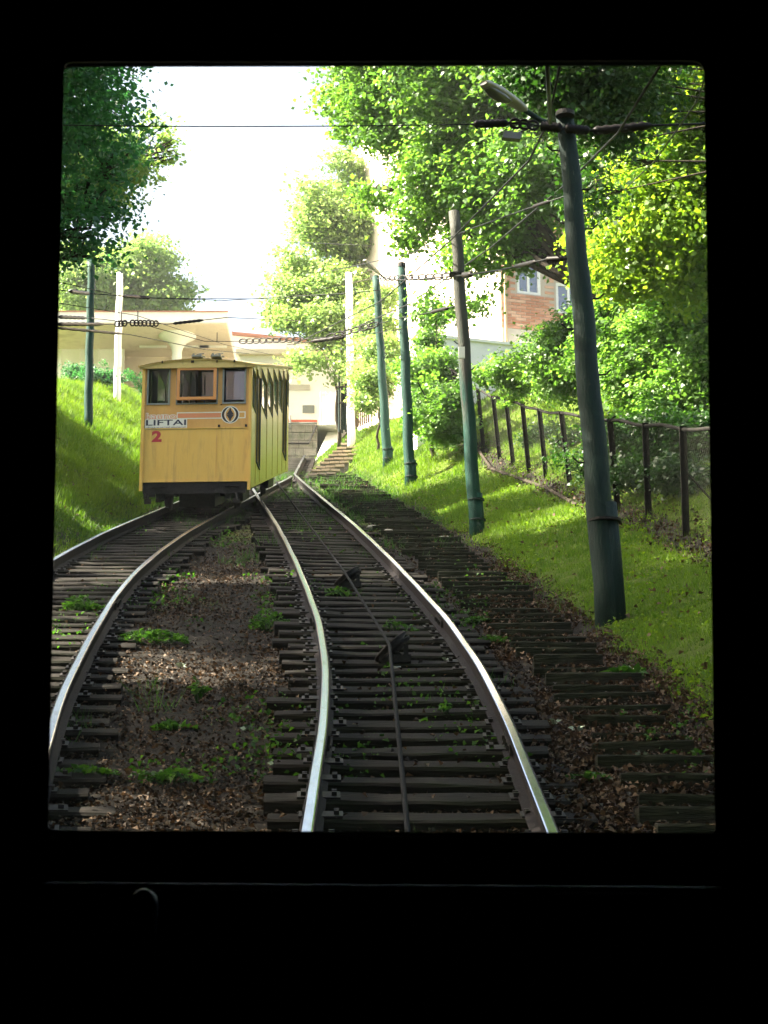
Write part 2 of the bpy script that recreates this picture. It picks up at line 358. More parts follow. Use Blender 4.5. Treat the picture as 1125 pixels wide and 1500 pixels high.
def fence_off(z): return np.interp(z, [15, 40, 46], [1.72, 1.95, 1.7])
def turf_mask(X, Y):
    z = zc_of(Y); d = X - np.interp(z, FOOT_Z, FOOT_X); dl = -4.5 - X
    t = np.maximum(sstep(.0, .5, d), sstep(.0, .45, dl))
    fo = fence_off(z)
    t = t*(1 - .85*np.exp(-((d-fo-.05)/.22)**2)*(z < 48))
    near = np.interp(z, [8, 12, 15], [.0, .1, 1]); t = t*np.where(dl > 0, 1, near)
    t = np.maximum(t, .50*sstep(24, 32, z)*(np.abs(X+2.1) < 2.6))
    return t
turf = turf_mask(XX, YY)
a = ground.data.attributes.new('turf', 'FLOAT', 'POINT'); a.data.foreach_set('value', turf.astype(np.float32).ravel())
ground.data.polygons.foreach_set('use_smooth', [True]*len(ground.data.polygons))

# ------------------------------------------------------------------ railway tracks
def spline(zs, xs_):   # smooth X(Zc)
    zs = np.array(zs, float); xs_ = np.array(xs_, float)
    mm = np.gradient(xs_, zs)
    def f(z):
        z = np.clip(z, zs[0]-4, zs[-1]); i = int(np.clip(np.searchsorted(zs, z)-1, 0, len(zs)-2)); h = zs[i+1]-zs[i]; t = (z-zs[i])/h
        return (2*t**3-3*t**2+1)*xs_[i]+(t**3-2*t**2+t)*h*mm[i]+(-2*t**3+3*t**2)*xs_[i+1]+(t**3-t**2)*h*mm[i+1]
    return f
cr = spline([7, 10, 11.7, 14.5, 17.6, 22.5, 30, 39, 48, 60], [.21, .215, .21, .17, .04, -.31, -.95, -1.83, -2.68, -3.5])
cl = spline([9, 13.7, 17.4, 22.2, 28.6, 34.8, 41, 48, 60], [-2.2, -2.76, -3.07, -3.36, -3.42, -3.20, -2.95, -2.70, -3.5])
GA = .585
def track_pt(f, z, off, h=0.0):
    """point on a track: depth z, lateral offset off, height h over rail top"""
    dz = .1; tx = (f(z+dz)-f(z-dz)); ty = 2*dz/1.0495; n = math.hypot(tx, ty)
    Y = (z+.5586)/1.0495
    X = f(z) + off*ty/n; Y2 = Y - off*tx/n
    return np.array([X, Y2, TS*Y2 + h])
RAILP = [(-.060, -.150), (.060, -.150), (.060, -.138), (.012, -.118), (.012, -.042), (.034, -.030), (.034, -.004), (-.034, -.004), (-.034, -.030), (-.012, -.042), (-.012, -.118), (-.060, -.138)]
def rail_mesh(f, off, z0, z1, step=.35, prof=RAILP):
    g = G(); zs = np.arange(z0, z1, step); n = len(prof)
    for i, z in enumerate(zs):
        wob = .002*math.sin(z*2.1)
        for u, w in prof: g.v.append(tuple(track_pt(f, z, off+u+wob, w)))
        if i:
            b = len(g.v)-2*n
            for k in range(n): g.f.append((b+k, b+(k+1) % n, b+n+(k+1) % n, b+n+k))
    g.f.append(tuple(range(n))); g.f.append(tuple(len(g.v)-n+k for k in range(n)))
    return g
HEADP = [(-.026, -.004), (.026, -.004), (.019, .000), (-.019, .000)]
def sleeper_mesh(name, L, w=.115, h=.07, m='sleeper', seed=0):
    r = random.Random(seed); g = G(); n = 9
    for i in range(n):
        x = -L/2 + L*i/(n-1); e = 1 if 0 < i < n-1 else .93
        jt = [r.uniform(-.006, .006) for _ in range(6)]
        for y, z in ((-w*e, -h*2+.0), (-w*e+jt[0], jt[1]-.014), (-w*.82*e, jt[2]), (w*.82*e, jt[3]), (w*e+jt[4], jt[5]-.014), (w*e, -h*2)): g.v.append((x, y, z))
        if i:
            b = (i-1)*6
            for k in range(6): g.f.append((b+k, b+(k+1) % 6, b+6+(k+1) % 6, b+6+k))
    g.f.append(tuple(range(6))[::-1]); g.f.append(tuple(len(g.v)-6+k for k in range(6)))
    me = bpy.data.meshes.new(name); me.from_pydata(g.v, [], g.f); me.materials.append(M[m]); me.update(); return me
def plate_mesh():
    g = G(); g.box(-.12, .12, -.075, .075, 0, .012)
    for s in (-1, 1): g.box(s*.085-.014, s*.085+.014, -.035, -.012, .012, .035); g.box(s*.085-.014, s*.085+.014, .012, .035, .012, .035)
    me = bpy.data.meshes.new('tie_plate'); me.from_pydata(g.v, [], g.f); me.materials.append(M['iron']); me.update(); return me
SLP = []
slm = [sleeper_mesh('sleeper', 1.78, seed=i) for i in range(6)]; plm = plate_mesh()
def track(f, z0, z1, label, sl_from, sl_to, joints):
    p0 = track_pt(f, z0, 0, -.2); t = Thing('railway_track', p0, label, 'railway track', 'curving narrow railway tracks of the passing loop')
    for s in (-1, 1):
        r = t.part('rail', rail_mesh(f, s*GA, z0, z1), 'rail_side', smooth=False)
        t.part('rail_head', rail_mesh(f, s*GA, z0, z1, prof=HEADP), 'rail_top', parent=r)
        for zj in joints:
            g = G()
            for q in (-1, 1):
                a, b = track_pt(f, zj-.25, s*GA+q*.024, -.08), track_pt(f, zj+.25, s*GA+q*.024, -.08)
                d = (b-a)/2; g.quadbox((a+b)/2, d, (.010, 0, 0), (0, 0, .034))
                for k in (-.18, -.07, .07, .18):
                    c = track_pt(f, zj+k, s*GA+q*.040, -.08); g.quadbox(c, (.012,0,0), (0,.014,0), (0,0,.014))
            t.part('fishplate', g, 'iron', parent=r)
    z = sl_from; i = 0
    while z < sl_to:
        tx = f(z+.1)-f(z-.1)
        o = bpy.data.objects.new('sleeper', slm[i % 6]); link(o, t.o)
        jit = random.uniform(-.05, .05)
        p = track_pt(f, z, random.uniform(-.04, .04), -.150); SLP.append((f, z))
        o.location = Vector(p) - Vector(p0); o.rotation_euler = (math.atan(TS)+random.uniform(-.03, .03), random.uniform(-.014, .014), -math.atan2(tx, .2/1.0495)+random.uniform(-.045, .045))
        o.scale = (random.uniform(.95, 1.09), random.uniform(.82, 1.12), 1)
        if z < 26:
            for s in (-1, 1):
                q = bpy.data.objects.new('tie_plate', plm); link(q, o); q.location = (s*GA/o.scale.x, 0, .001)
        z += .50 + jit*.6; i += 1
    return t
trR = track(cr, 7.0, 47.6, 'right hand track of dark timber sleepers with the haulage cable and rollers between its rails', 7.4, 49, (12.6, 19.0))
trL = track(cl, 9.2, 47.3, 'left hand track curving under the yellow car', 10, 47.5, (20.5,))
# single track above the loop
cs = lambda z: np.interp(z, [47.2, 61.5], [-2.66, -2.95])
t = Thing('railway_track', track_pt(cs, 47.5, 0, -.2), 'single straight track above the switch leading to the upper station', 'railway track')
for s in (-1, 1):
    r = t.part('rail', rail_mesh(cs, s*GA, 47.7, 61), 'rail_side'); t.part('rail_head', rail_mesh(cs, s*GA, 47.7, 61, prof=HEADP), 'rail_top', parent=r)
for i in range(26):
    z = 49.3+i*.5; o = bpy.data.objects.new('sleeper', slm[i % 6]); link(o, t.o); o.location = Vector(track_pt(cs, z, 0, -.15)) - Vector(t.loc); o.rotation_euler = (math.atan(TS), 0, 0)

# haulage cable and its rollers
cab = [(7, .19), (10, .115), (13, .10), (16.6, .045), (20, -.12), (22.9, -.44), (28, -.83), (33, -1.30), (39, -1.88), (44, -2.32), (49, -2.65)]
cab = [(7, .13), (9.9, .11), (16.6, .045), (22.9, -.44), (44, -2.32), (49, -2.68)]
cabf = lambda z: float(np.interp(z, [c[0] for c in cab], [c[1] for c in cab]))
g = G(); g.tube([(cabf(z), (z+.5586)/1.0495, TS*(z+.5586)/1.0495 + .02) for z in np.arange(7, 49, .5)], .014, 6)
single('haulage_cable', g, 'cable', 'taut steel haulage cable running up the middle of the right hand track', 'cable', smooth=True)
def roller(z, tilt, label):
    X = cabf(z); Y = (z+.5586)/1.0495; p = np.array([X, Y, TS*Y-.16])
    t = Thing('cable_roller', p, label, 'cable roller', 'tilted rollers guiding the haulage cable')
    ax = np.array([math.sin(tilt), 0.0, math.cos(tilt)]); ax2 = np.cross(ax, (0, 1, 0)); c = p + np.array([.0, 0, .16]) - ax*.06
    # grooved wheel: lathe about ax
    g = G(); n = 24; prof = [(.0, -.03), (.17, -.03), (.175, -.015), (.12, 0), (.175, .02), (.17, .035), (.0, .035)]
    b = 0
    for r_, h_ in prof:
        for k in range(n):
            a_ = 2*math.pi*k/n; g.v.append(tuple(c + ax*h_ + r_*(math.cos(a_)*ax2 + math.sin(a_)*np.array([0,1,0]))))
    for i in range(len(prof)-1):
        for k in range(n): a_, c_ = i*n+k, i*n+(k+1) % n; g.f.append((a_, c_, c_+n, a_+n))
    t.part('wheel', g, 'iron', smooth=True)
    g = G(); g.tube([c-ax*.16, c+ax*.06], .022, 8); t.part('axle', g, 'cable')
    g = G(); g.quadbox(p+np.array([.06, 0, .02]), (.13,0,0), (0,.10,0), (0,0,.03)); g.quadbox(p+np.array([.15, 0, .07]), (.02,0,0), (0,.07,0), (0,0,.07)); g.quadbox(p+np.array([-.05, .0, .06]), (.02,0,0), (0,.07,0), (0,0,.05))
    t.part('bracket', g, 'iron')
roller(16.8, -.75, 'nearer of the two tilted black cable rollers on the right hand track')
roller(22.9, -.65, 'farther of the two tilted black cable rollers on the right hand track')

# timber stair path beside the right hand track
STP = []
st = Thing('timber_steps', (1.6, 14, H(1.6, 14)), 'worn timber step path climbing between the right hand track and the grass bank', 'steps')
stm = [sleeper_mesh('step', 1.0, .05, .09, 'step_timber', 30+i) for i in range(5)]
z = 9.6; i = 0
while z < 50:
    xr = np.interp(z, FOOT_Z, FOOT_X) + random.uniform(-.10, .05); xl = cr(z) + .98 + (.04 if z > 17 else .10); w = max(.5, xr-xl)*random.uniform(.82, 1.0)
    Y = (z+.5586)/1.0495; xm = xr - w/2 - .02
    o = bpy.data.objects.new('step', stm[i % 5]); link(o, st.o)
    o.scale = (w, random.uniform(.9, 1.9), .8); STP.append((xm, Y, w)); o.location = Vector((xm, Y, plane_z(Y) - .142 + random.uniform(-.025, .02))) - Vector(st.loc)
    o.rotation_euler = (random.uniform(-.1, .2), random.uniform(-.03, .02), random.uniform(-.05, .05))
    z += .47 + random.uniform(-.07, .10); i += 1

# ------------------------------------------------------------------ the yellow funicular car
YAW = R(2.8); SC = 1.0
cf = at(284.5, 748.5, 34.0)
car = Thing('funicular_car', cf, 'yellow funicular car number 2 standing on the left hand track', 'funicular car', rz=-YAW)
W2, L = .93, 6.35
def cp(name, g, m, parent=None, smooth=False, label=None): return car.part(name, g, m, parent, smooth, True, label)
def S(y): return y*TS
# front wall: yellow lower panel, orange belt, posts between the windows
def endwall(y, out, label=None):
    e = .03
    g = G(); y0, y1 = (y, y+e) if out < 0 else (y-e, y)
    g.box(-W2+.02, W2-.02, y0, y1, .50+S(y), 1.43+S(y)); lower = cp('end_panel', g, 'car_yellow')
    g = G(); g.box(-W2+.02, W2-.02, y0-(.004 if out < 0 else 0), y1, 1.43+S(y), 1.85+S(y)); g.box(-W2+.02, W2-.02, y0, y1, 2.50+S(y), 2.56+S(y))
    for a, b in ((-W2+.02, -.85), (-.455, -.355), (.355, .43), (.83, W2-.02)): g.box(a, b, y0, y1, 1.85+S(y), 2.50+S(y))
    belt = cp('belt_panel', g, 'car_orange' if out < 0 else 'car_yellow')
    return lower, belt
low, belt = endwall(0, -1); endwall(L, 1)
# vertical seam and drip rail of the front panel
g = G(); g.box(.345, .352, -.004, 0, .5, 1.43); g.box(.885, .892, -.004, 0, .5, 1.85); g.box(-.90, -.893, -.004, 0, .5, 1.85); cp('panel_seam', g, 'car_orange', low)
g = G(); g.box(-W2+.01, W2-.01, -.012, 0, 1.424, 1.440); g.box(-W2+.03, W2-.03, -.010, 0, .50, .515); cp('moulding', g, 'car_yellow', low)
# corner posts
for x in (-1, 1):
    for y in (0, L):
        g = G(); s = x; yo = -.012 if y == 0 else .012
        g.sbox(s*W2-(.05 if s > 0 else .0), s*W2+(.05 if s < 0 else .0), y-.02+yo, y+.05+yo if y == 0 else y+.02+yo, .355, 2.55) if y == 0 else g.sbox(s*W2-(.05 if s > 0 else 0), s*W2+(.05 if s < 0 else 0), y-.05, y+.02, .36, 2.55)
        cp('corner_post', g, 'car_yellow')
# front windows
def frame(x0, x1, z0, z1, y, w, d=.03, m='car_trim'):
    g = G(); g.box(x0, x1, y-d/2, y+d/2, z0, z0+w); g.box(x0, x1, y-d/2, y+d/2, z1-w, z1); g.box(x0, x0+w, y-d/2, y+d/2, z0+w, z1-w); g.box(x1-w, x1, y-d/2, y+d/2, z0+w, z1-w); return g
for y, zz in ((0.0, 0), (L, S(L))):
    yy = -.006 if y == 0 else L+.006
    for (x0, x1) in ((-.85, -.455), (.43, .83)):
        f_ = cp('window', frame(x0, x1, 1.85+zz, 2.50+zz, yy, .028), 'car_trim')
        g = G(); g.box(x0+.02, x1-.02, yy+.006, yy+.010, 1.87+zz, 2.48+zz); cp('pane', g, 'glass_car', f_)
    f_ = cp('window', frame(-.355, .355, 1.85+zz, 2.50+zz, yy, .022), 'car_trim')
    if y == 0:   # the hopper sash stands open, leaning out
        g = G(); tilt = .06
        for (a, b, c, d) in ((-.335, .335, 1.905, 1.955), (-.335, .335, 2.435, 2.485), (-.335, -.285, 1.955, 2.435), (.285, .335, 1.955, 2.435)):
            for q in (0,): g.quadbox(((a+b)/2, -.055+(2.48-(c+d)/2)*-.06, (c+d)/2), ((b-a)/2, 0, 0), (0, .016, 0), (0, 0, (d-c)/2))
        sash = cp('sash', g, 'car_sash', f_, label='orange hopper sash standing slightly open')
        g = G(); g.box(-.285, .285, -.072, -.068, 1.955, 2.435); cp('pane', g, 'glass_car', f_)
    else:
        g = G(); g.box(-.33, .33, yy-.002, yy+.002, 1.87+zz, 2.48+zz); cp('pane', g, 'glass_car', f_)
# side walls with stepped windows and doors (sills are level, the body climbs)
wins = [(.12, .60), (1.42, 2.30), (2.44, 3.30), (3.44, 4.22), (4.36, 5.02), (5.93, 6.27)]
doors = [(.70, 1.22), (5.22, 5.83)]
for s in (-1, 1):
    X0, X1 = (W2-.03, W2) if s > 0 else (-W2, -W2+.03)
    g = G()
    # pieces of wall between openings; each is a polygon prism in (y, z)
    fn = lambda u, w, d: (d, u, w)
    cuts = sorted([(a, b, 'w') for a, b in wins] + [(a, b, 'd') for a, b in doors]); last = .05
    def prz(pts): g.prism(pts, fn, X0, X1)
    for a, b, k in cuts:
        prz([(last, .38+S(last)), (a, .38+S(a)), (a, 2.54+S(a)), (last, 2.54+S(last))])
        if k == 'w': zb = 1.84+S(a); zt = 2.46+S(a)
        else: zb = .84+S(a); zt = 2.46+S(a)
        prz([(a, .38+S(a)), (b, .38+S(b)), (b, zb), (a, zb)])
        prz([(a, zt), (b, zt), (b, 2.54+S(b)), (a, 2.54+S(a))])
        last = b
    prz([(last, .38+S(last)), (L-.05, .38+S(L-.05)), (L-.05, 2.54+S(L-.05)), (last, 2.54+S(last))])
    wall = cp('side_wall', g, 'car_side')
    xo = s*W2
    g = G()
    for y in (.66, 1.30, 2.37, 3.37, 4.29, 5.13, 5.88): g.sbox(min(xo, xo+s*.014), max(xo, xo+s*.008), y-.018, y+.018, .42, 2.50)
    cp('pilaster', g, 'car_side', wall)
    for a, b in wins:
        zb, zt = 1.84+S(a), 2.46+S(a); g = G(); x0, x1 = min(xo, xo+s*.012), max(xo, xo+s*.012); w = .022
        g.box(x0, x1, a, b, zb-w, zb); g.box(x0, x1, a, b, zt, zt+.02); g.box(x0, x1, a-.0, a+w, zb, zt); g.box(x0, x1, b-w, b, zb, zt)
        f_ = cp('window', g, 'black_trim')
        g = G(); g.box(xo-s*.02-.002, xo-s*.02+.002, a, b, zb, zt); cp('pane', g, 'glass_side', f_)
    for a, b in doors:
        zb, zt = .84+S(a), 2.46+S(a)
        g = G(); g.box(xo-s*.045-.012, xo-s*.045+.012, a, b, zb, zt); d_ = cp('door', g, 'door_brown')
        g = G(); x0, x1 = min(xo, xo+s*.022), max(xo, xo+s*.022); w = .035
        g.box(x0, x1, a, b, zb-w, zb); g.box(x0, x1, a, a+.03, zb, zt); g.box(x0, x1, b-.03, b, zb, zt); g.box(xo-s*.03-.01, xo-s*.03+.01, (a+b)/2-.012, (a+b)/2+.012, zb, zt); cp('door_frame', g, 'black_trim', d_)
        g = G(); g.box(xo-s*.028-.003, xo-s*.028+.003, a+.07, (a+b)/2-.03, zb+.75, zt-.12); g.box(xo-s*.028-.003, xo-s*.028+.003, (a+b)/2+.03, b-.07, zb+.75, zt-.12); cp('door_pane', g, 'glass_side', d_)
# roof: shallow arch climbing with the body
g = G(); n = 14; ys_ = np.linspace(-.10, L+.10, 12)
prof = [(-W2-.06+(2*W2+.12)*k/n, 2.545+.120*(1-((k-n/2)/(n/2))**2)) for k in range(n+1)]
prof = prof + [(x, z-.030) for x, z in prof[::-1]]; n2 = len(prof)
for i, y in enumerate(ys_):
    for x, z in prof: g.v.append((x, y, z+S(y)))
    if i:
        b = (i-1)*n2
        for k in range(n2): g.f.append((b+k, b+(k+1) % n2, b+n2+(k+1) % n2, b+n2+k))
roof = cp('roof', g, 'car_roof')
for yy in (-.085, L+.06):
    g = G(); pts = [(x, z) for x, z in prof[:n+1]]; pts2 = [(W2+.04, 2.50), (-W2-.04, 2.50)]
    g.prism([(x, z-.005+S(yy)) for x, z in pts] + [(x, z+S(yy)) for x, z in pts2], lambda u, w, d: (u, d, w), yy, yy+.03)
    cp('fascia', g, 'car_roof', roof)
g = G()
for s in (-1, 1): g.sbox(s*(W2+.055)-.012, s*(W2+.055)+.012, -.1, L+.1, 2.52, 2.555)
cp('gutter', g, 'car_roof', roof)
g = G()
for x, w in ((-.60, .02), (-.10, .05), (.33, .02), (.62, .03)): g.box(x, x+w, -.10, -.084, 2.56, 2.60)
cp('roof_bracket', g, 'iron', roof)
for x in (-.22, .12):   # current collectors on the roof
    yb = 1.6; g = G(); zb = 2.64+S(yb)
    g.box(x-.09, x+.09, yb-.25, yb+.25, zb, zb+.03)
    for dy in (-.2, .2): g.tube([(x-.06, yb+dy, zb+.03), (x-.06, yb+dy, zb+.07)], .022, 8); g.tube([(x+.06, yb+dy, zb+.03), (x+.06, yb+dy, zb+.07)], .022, 8)
    g.box(x-.12, x+.12, yb-.02, yb+.02, zb+.07, zb+.085); g.tube([(x-.08, yb, zb+.085), (x-.02, yb, zb+.13), (x+.10, yb, zb+.14)], .010, 6)
    cp('current_collector', g, 'car_trim')
# floor, interior, underframe
g = G()
g.sbox(-W2+.03, W2-.03, .05, L-.05, .44, .50); cp('floor', g, 'car_inside')
g = G()
for k in range(6): g.box(-W2+.06, W2-.06, .35+k, .42+k, .5+S(.35+k), .5+S(1.0+k))
g.box(-.5, -.1, .18, .40, .9, 1.78); cp('interior_step', g, 'car_inside')
for k in range(4):
    for s in (-1, 1):
        g = G(); y = 1.7+k*.95; g.box(s*.52-.28, s*.52+.28, y, y+.38, .95+S(y), 1.02+S(y)); g.box(s*.52-.28, s*.52+.28, y+.36, y+.40, 1.02+S(y), 1.52+S(y)); cp('seat', g, 'door_brown')
g = G(); g.sbox(-W2+.06, W2-.08, .01, .09, .30, .495); g.sbox(-.60, -.50, .06, L, .20, .43); g.sbox(.50, .60, .06, L, .20, .43)
g.sbox(-.62, .62, 2.4, 2.5, .2, .4); g.sbox(-.3, .3, .3, 1.6, .05, .40); cp('underframe', g, 'iron')
g = G()
for s in (-1, 1): g.box(s*.62-.12, s*.62+.12, -.02, .01, .41, .425)
g.box(-.82, -.66, -.02, .03, .25, .30); g.box(-.85, -.80, -.05, .05, .22, .33); cp('buffer_beam', g, 'iron')
g = G()
for x in (-.78, .70): g.tube([(x, -.03, .30), (x+.02, -.05, .16)], .022, 6); g.box(x-.05, x+.06, -.06, -.02, .12, .2)
cp('step_bracket', g, 'iron')
for y in (1.0, 5.0):
    for s in (-1, 1):
        g = G(); nn = 24
        for r_, dx in ((.0, -.05), (.24, -.05), (.24, .01), (.28, .015), (.28, .035), (.0, .035)):
            for k in range(nn): a_ = 2*math.pi*k/nn; g.v.append((s*(GA-dx*1.0), y+r_*math.cos(a_), .24+S(y)+r_*math.sin(a_)))
        for i in range(5):
            for k in range(nn): a_, c_ = i*nn+k, i*nn+(k+1) % nn; g.f.append((a_, c_, c_+nn, a_+nn))
        cp('wheel', g, 'iron', smooth=True)
    g = G(); g.tube([(-GA, y, .24+S(y)), (GA, y, .24+S(y))], .05, 8); cp('axle', g, 'iron')
    g = G()
    for s in (-1, 1): g.sbox(s*.70-.04, s*.70+.04, y-.45, y+.45, .12, .36)
    cp('axle_box', g, 'iron')
# lettering and marks
def text_g(body, x0, x1, z0, z1, y, m, name, parent, bold=0.0, slant=0, thick=.002):
    cu = bpy.data.curves.new('lettering_curve', 'FONT'); cu.body = body; cu.size = 1; cu.offset = bold; cu.shear = slant; cu.resolution_u = 3
    ob = bpy.data.objects.new('tmp', cu); C.objects.link(ob); dg = bpy.context.evaluated_depsgraph_get()
    me = bpy.data.meshes.new_from_object(ob.evaluated_get(dg)); bpy.data.objects.remove(ob)
    v = np.array([q.co[:] for q in me.vertices]); mn, mx = v.min(0), v.max(0)
    co = [(x0+(q[0]-mn[0])/(mx[0]-mn[0])*(x1-x0), y, z0+(q[1]-mn[1])/(mx[1]-mn[1])*(z1-z0)) for q in v]
    m2 = bpy.data.meshes.new(name); m2.from_pydata(co, [], [tuple(p.vertices) for p in me.polygons]); m2.materials.append(M[m]); m2.update()
    o = bpy.data.objects.new(name, m2); link(o, parent); return o
yb = -.004   # belt face
cxw = lambda c: (c-421)*.00282; czw = lambda c: (1081-c)*.00282-.02
def flat(name, m, boxes, y, parent):
    g = G()
    for a, b, c, d in boxes: g.poly([(a, y, c), (b, y, c), (b, y, d), (a, y, d)])
    return cp(name, g, m, parent)
x0, x1 = cxw(118), cxw(362)
flat('sign_stripe', 'sign_white', [(cxw(303), cxw(715), czw(508), czw(466))], yb-.001, belt)
flat('sign_stripe', 'car_orange', [(cxw(308), cxw(709), czw(502), czw(472))], yb-.002, belt)
flat('sign_stripe', 'sign_orange', [(cxw(308), cxw(640), czw(500), czw(474))], yb-.0025, belt)
flat('sign_plate', 'sign_white', [(cxw(113), cxw(366), czw(571), czw(508))], yb-.0010, belt)
text_g('kauno', cxw(117), cxw(302), czw(508), czw(466), yb-.0015, 'sign_white', 'lettering', belt, bold=.06)
text_g('kauno', cxw(120), cxw(299), czw(505), czw(469), yb-.0030, 'sign_orange', 'lettering', belt, bold=.0)
text_g('LIFTAI', cxw(120), cxw(360), czw(546), czw(511), yb-.0035, 'sign_navy', 'lettering', belt, bold=.015)
text_g('U\u017dDAROJI AKCIN\u0116 BENDROV\u0116', cxw(120), cxw(360), czw(567), czw(552), yb-.0035, 'sign_navy', 'lettering', belt, bold=.01)
text_g('2', cxw(156), cxw(216), czw(648), czw(575)-.008, -.003, 'sign_red', 'fleet_number', low, bold=.05)
def disc(r, cx, cz, y, n=40): return [(cx+r*math.cos(2*math.pi*k/n), y, cz+r*math.sin(2*math.pi*k/n)) for k in range(n)]
ex, ez = cxw(623), czw(485); q = .00282
def emb(m, polys):
    g = G()
    for p in polys: g.poly(p)
    cp('emblem', g, m, belt)
emb('sign_white', [disc(55*q, ex, ez, yb-.0040)]); emb('sign_black', [disc(50*q, ex, ez, yb-.0050)]); emb('car_orange', [disc(37*q, ex, ez, yb-.0060)])
def lens(hw, hh, y):   # pointed-arch diamond
    R_ = (hw*hw+hh*hh)/(2*hw); pts = []
    for s in (1, -1):
        a = math.asin(hh/R_)
        for k in range(13):
            t_ = -a+2*a*k/12
            pts.append((ex+s*(R_*math.cos(t_)-(R_-hw)), y, ez+s*R_*math.sin(t_)))
    return pts
emb('sign_white', [lens(34*q, 50*q, yb-.0070)]); emb('car_orange', [lens(28*q, 44*q, yb-.0080)])
dia = [(24, 0), (8, 24), (0, 46), (-8, 24), (-24, 0), (-8, -24), (0, -46), (8, -24)]
emb('sign_black', [[(ex+a*q, yb-.0090, ez+b*q) for a, b in dia]])
emb('car_orange', [[(ex+a*q, yb-.0100, ez+b*q) for a, b in ((-26, -1.6), (-6, 0), (-26, 1.6))], [(ex+a*q, yb-.0100, ez+b*q) for a, b in ((26, -1.6), (6, 0), (26, 1.6))]])
# latches on the belt
g = G()
for x in (-.895, .385, .84): g.box(x-.018, x+.018, -.022, -.004, 1.445, 1.485)
g.box(-.905, -.88, -.02, -.004, 1.78, 1.84); g.box(.405, .425, -.02, -.004, 1.83, 1.85)
cp('latch', g, 'iron', belt)
g = G(); g.tube([(-.27, .10, 1.9), (-.27, .10, 2.02)], .01, 6); g.tube([(.10, .2, 1.9), (.10, .2, 2.4)], .012, 6); cp('control_lever', g, 'car_trim')

# ------------------------------------------------------------------ the cabin we look out of
WY = 2.05   # plane of the front wall, 2 m ahead of the eye
def onwall(px, py, Y=WY):
    d = np.array([(px-562.5)/FPX, 0, 0]) + UP*(750-py)/FPX + FWD; t_ = Y/d[1]; p = CAM + t_*d; return p[0], p[2]
cabin = Thing('cabin', (0, 0, .42), 'unlit black cabin wall and sill framing the whole view', 'vehicle cabin')
cor = [onwall(72, 1217), onwall(1046, 1221), onwall(1030, 92), onwall(95, 94)]   # bl br tr tl
def rounded(c, r, n=6, grow=0.0):
    out = []
    m = len(c)
    ctr = np.mean(c, 0)
    for i in range(m):
        p = np.array(c[i]); a = np.array(c[i-1]) - p; b = np.array(c[(i+1) % m]) - p; a /= np.linalg.norm(a); b /= np.linalg.norm(b)
        pc = p + (a+b)*r[i]
        for k in range(n+1):
            t_ = k/n; q_ = (1-t_)**2*(p+a*r[i]) + 2*t_*(1-t_)*p + t_*t_*(p+b*r[i]); out.append(tuple(q_ + (q_-ctr)/np.linalg.norm(q_-ctr)*grow))
    return out
inner_ = rounded(cor, [.006, .004, .016, .012])
def cq(Y, e=0): return rounded([onwall(72-e, 1217+e, Y), onwall(1046+e, 1221+e, Y), onwall(1030+e, 92-e, Y), onwall(95-e, 94-e, Y)], [.006, .004, .016, .012])
def ring(g, inn, outer_fn, y0, y1):
    n = len(inn); b = len(g.v)
    out = [outer_fn(p) for p in inn]
    for y in (y0, y1):
        g.v += [(p[0], y, p[1]) for p in inn]; g.v += [(p[0], y, p[1]) for p in out]
    for k in range(n):
        k2 = (k+1) % n
        g.f.append((b+k, b+k2, b+n+k2, b+n+k)); g.f.append((b+2*n+k2, b+2*n+k, b+3*n+k, b+3*n+k2)); g.f.append((b+k2, b+k, b+2*n+k, b+2*n+k2)); g.f.append((b+n+k, b+n+k2, b+3*n+k2, b+3*n+k))
cw, cz0, cz1 = 1.05, .55, 4.3
ctr = np.mean(cor, 0)
def toedge(p):
    d = np.array(p)-ctr; t_ = min([( (cw if d[0] > 0 else -cw)-ctr[0])/d[0] if abs(d[0]) > 1e-9 else 1e9, ((cz1 if d[1] > 0 else cz0)-ctr[1])/d[1] if abs(d[1]) > 1e-9 else 1e9]); return tuple(ctr+d*t_)
# wall starts 14 mm outside the rubber bead
bead_o = rounded(cor, [.006, .004, .016, .012], grow=.012)
g = G(); ring(g, bead_o, toedge, WY, WY+.022)
# corners of the outline are cut by the radial mapping; four filler boxes complete the wall
g.box(-cw-.1, cw+.1, WY+.062, WY+.09, cz0-.1, cor[0][1]-.05); g.box(-cw-.1, cw+.1, WY+.062, WY+.09, cor[2][1]+.05, cz1+.1)
g.box(-cw-.1, cor[0][0]-.05, WY+.062, WY+.09, cor[0][1]-.05, cor[2][1]+.05); g.box(cor[1][0]+.05, cw+.1, WY+.062, WY+.09, cor[0][1]-.05, cor[2][1]+.05)
cabin.part('front_wall', g, 'cabin_black')
g = G(); n = len(inner_)
for y in (WY-.006, WY+.008, WY+.026):
    g.v += [(p[0], y, p[1]) for p in (inner_ if y < WY else cq(y, 1.5))]
for y in (WY-.006, WY+.026): g.v += [(p[0], y, p[1]) for p in bead_o]
for k in range(n):
    k2 = (k+1) % n
    g.f += [(k, k2, n+k2, n+k), (n+k, n+k2, 2*n+k2, 2*n+k), (3*n+k, 3*n+k2, k2, k), (2*n+k, 2*n+k2, 4*n+k2, 4*n+k)]
cabin.part('window_frame', g, 'cabin_frame')
g = G(); g.prism([tuple(p) for p in bead_o], lambda u, w, d: (u, d, w), WY+.023, WY+.025); cabin.part('window_pane', g, 'glass_cabin')
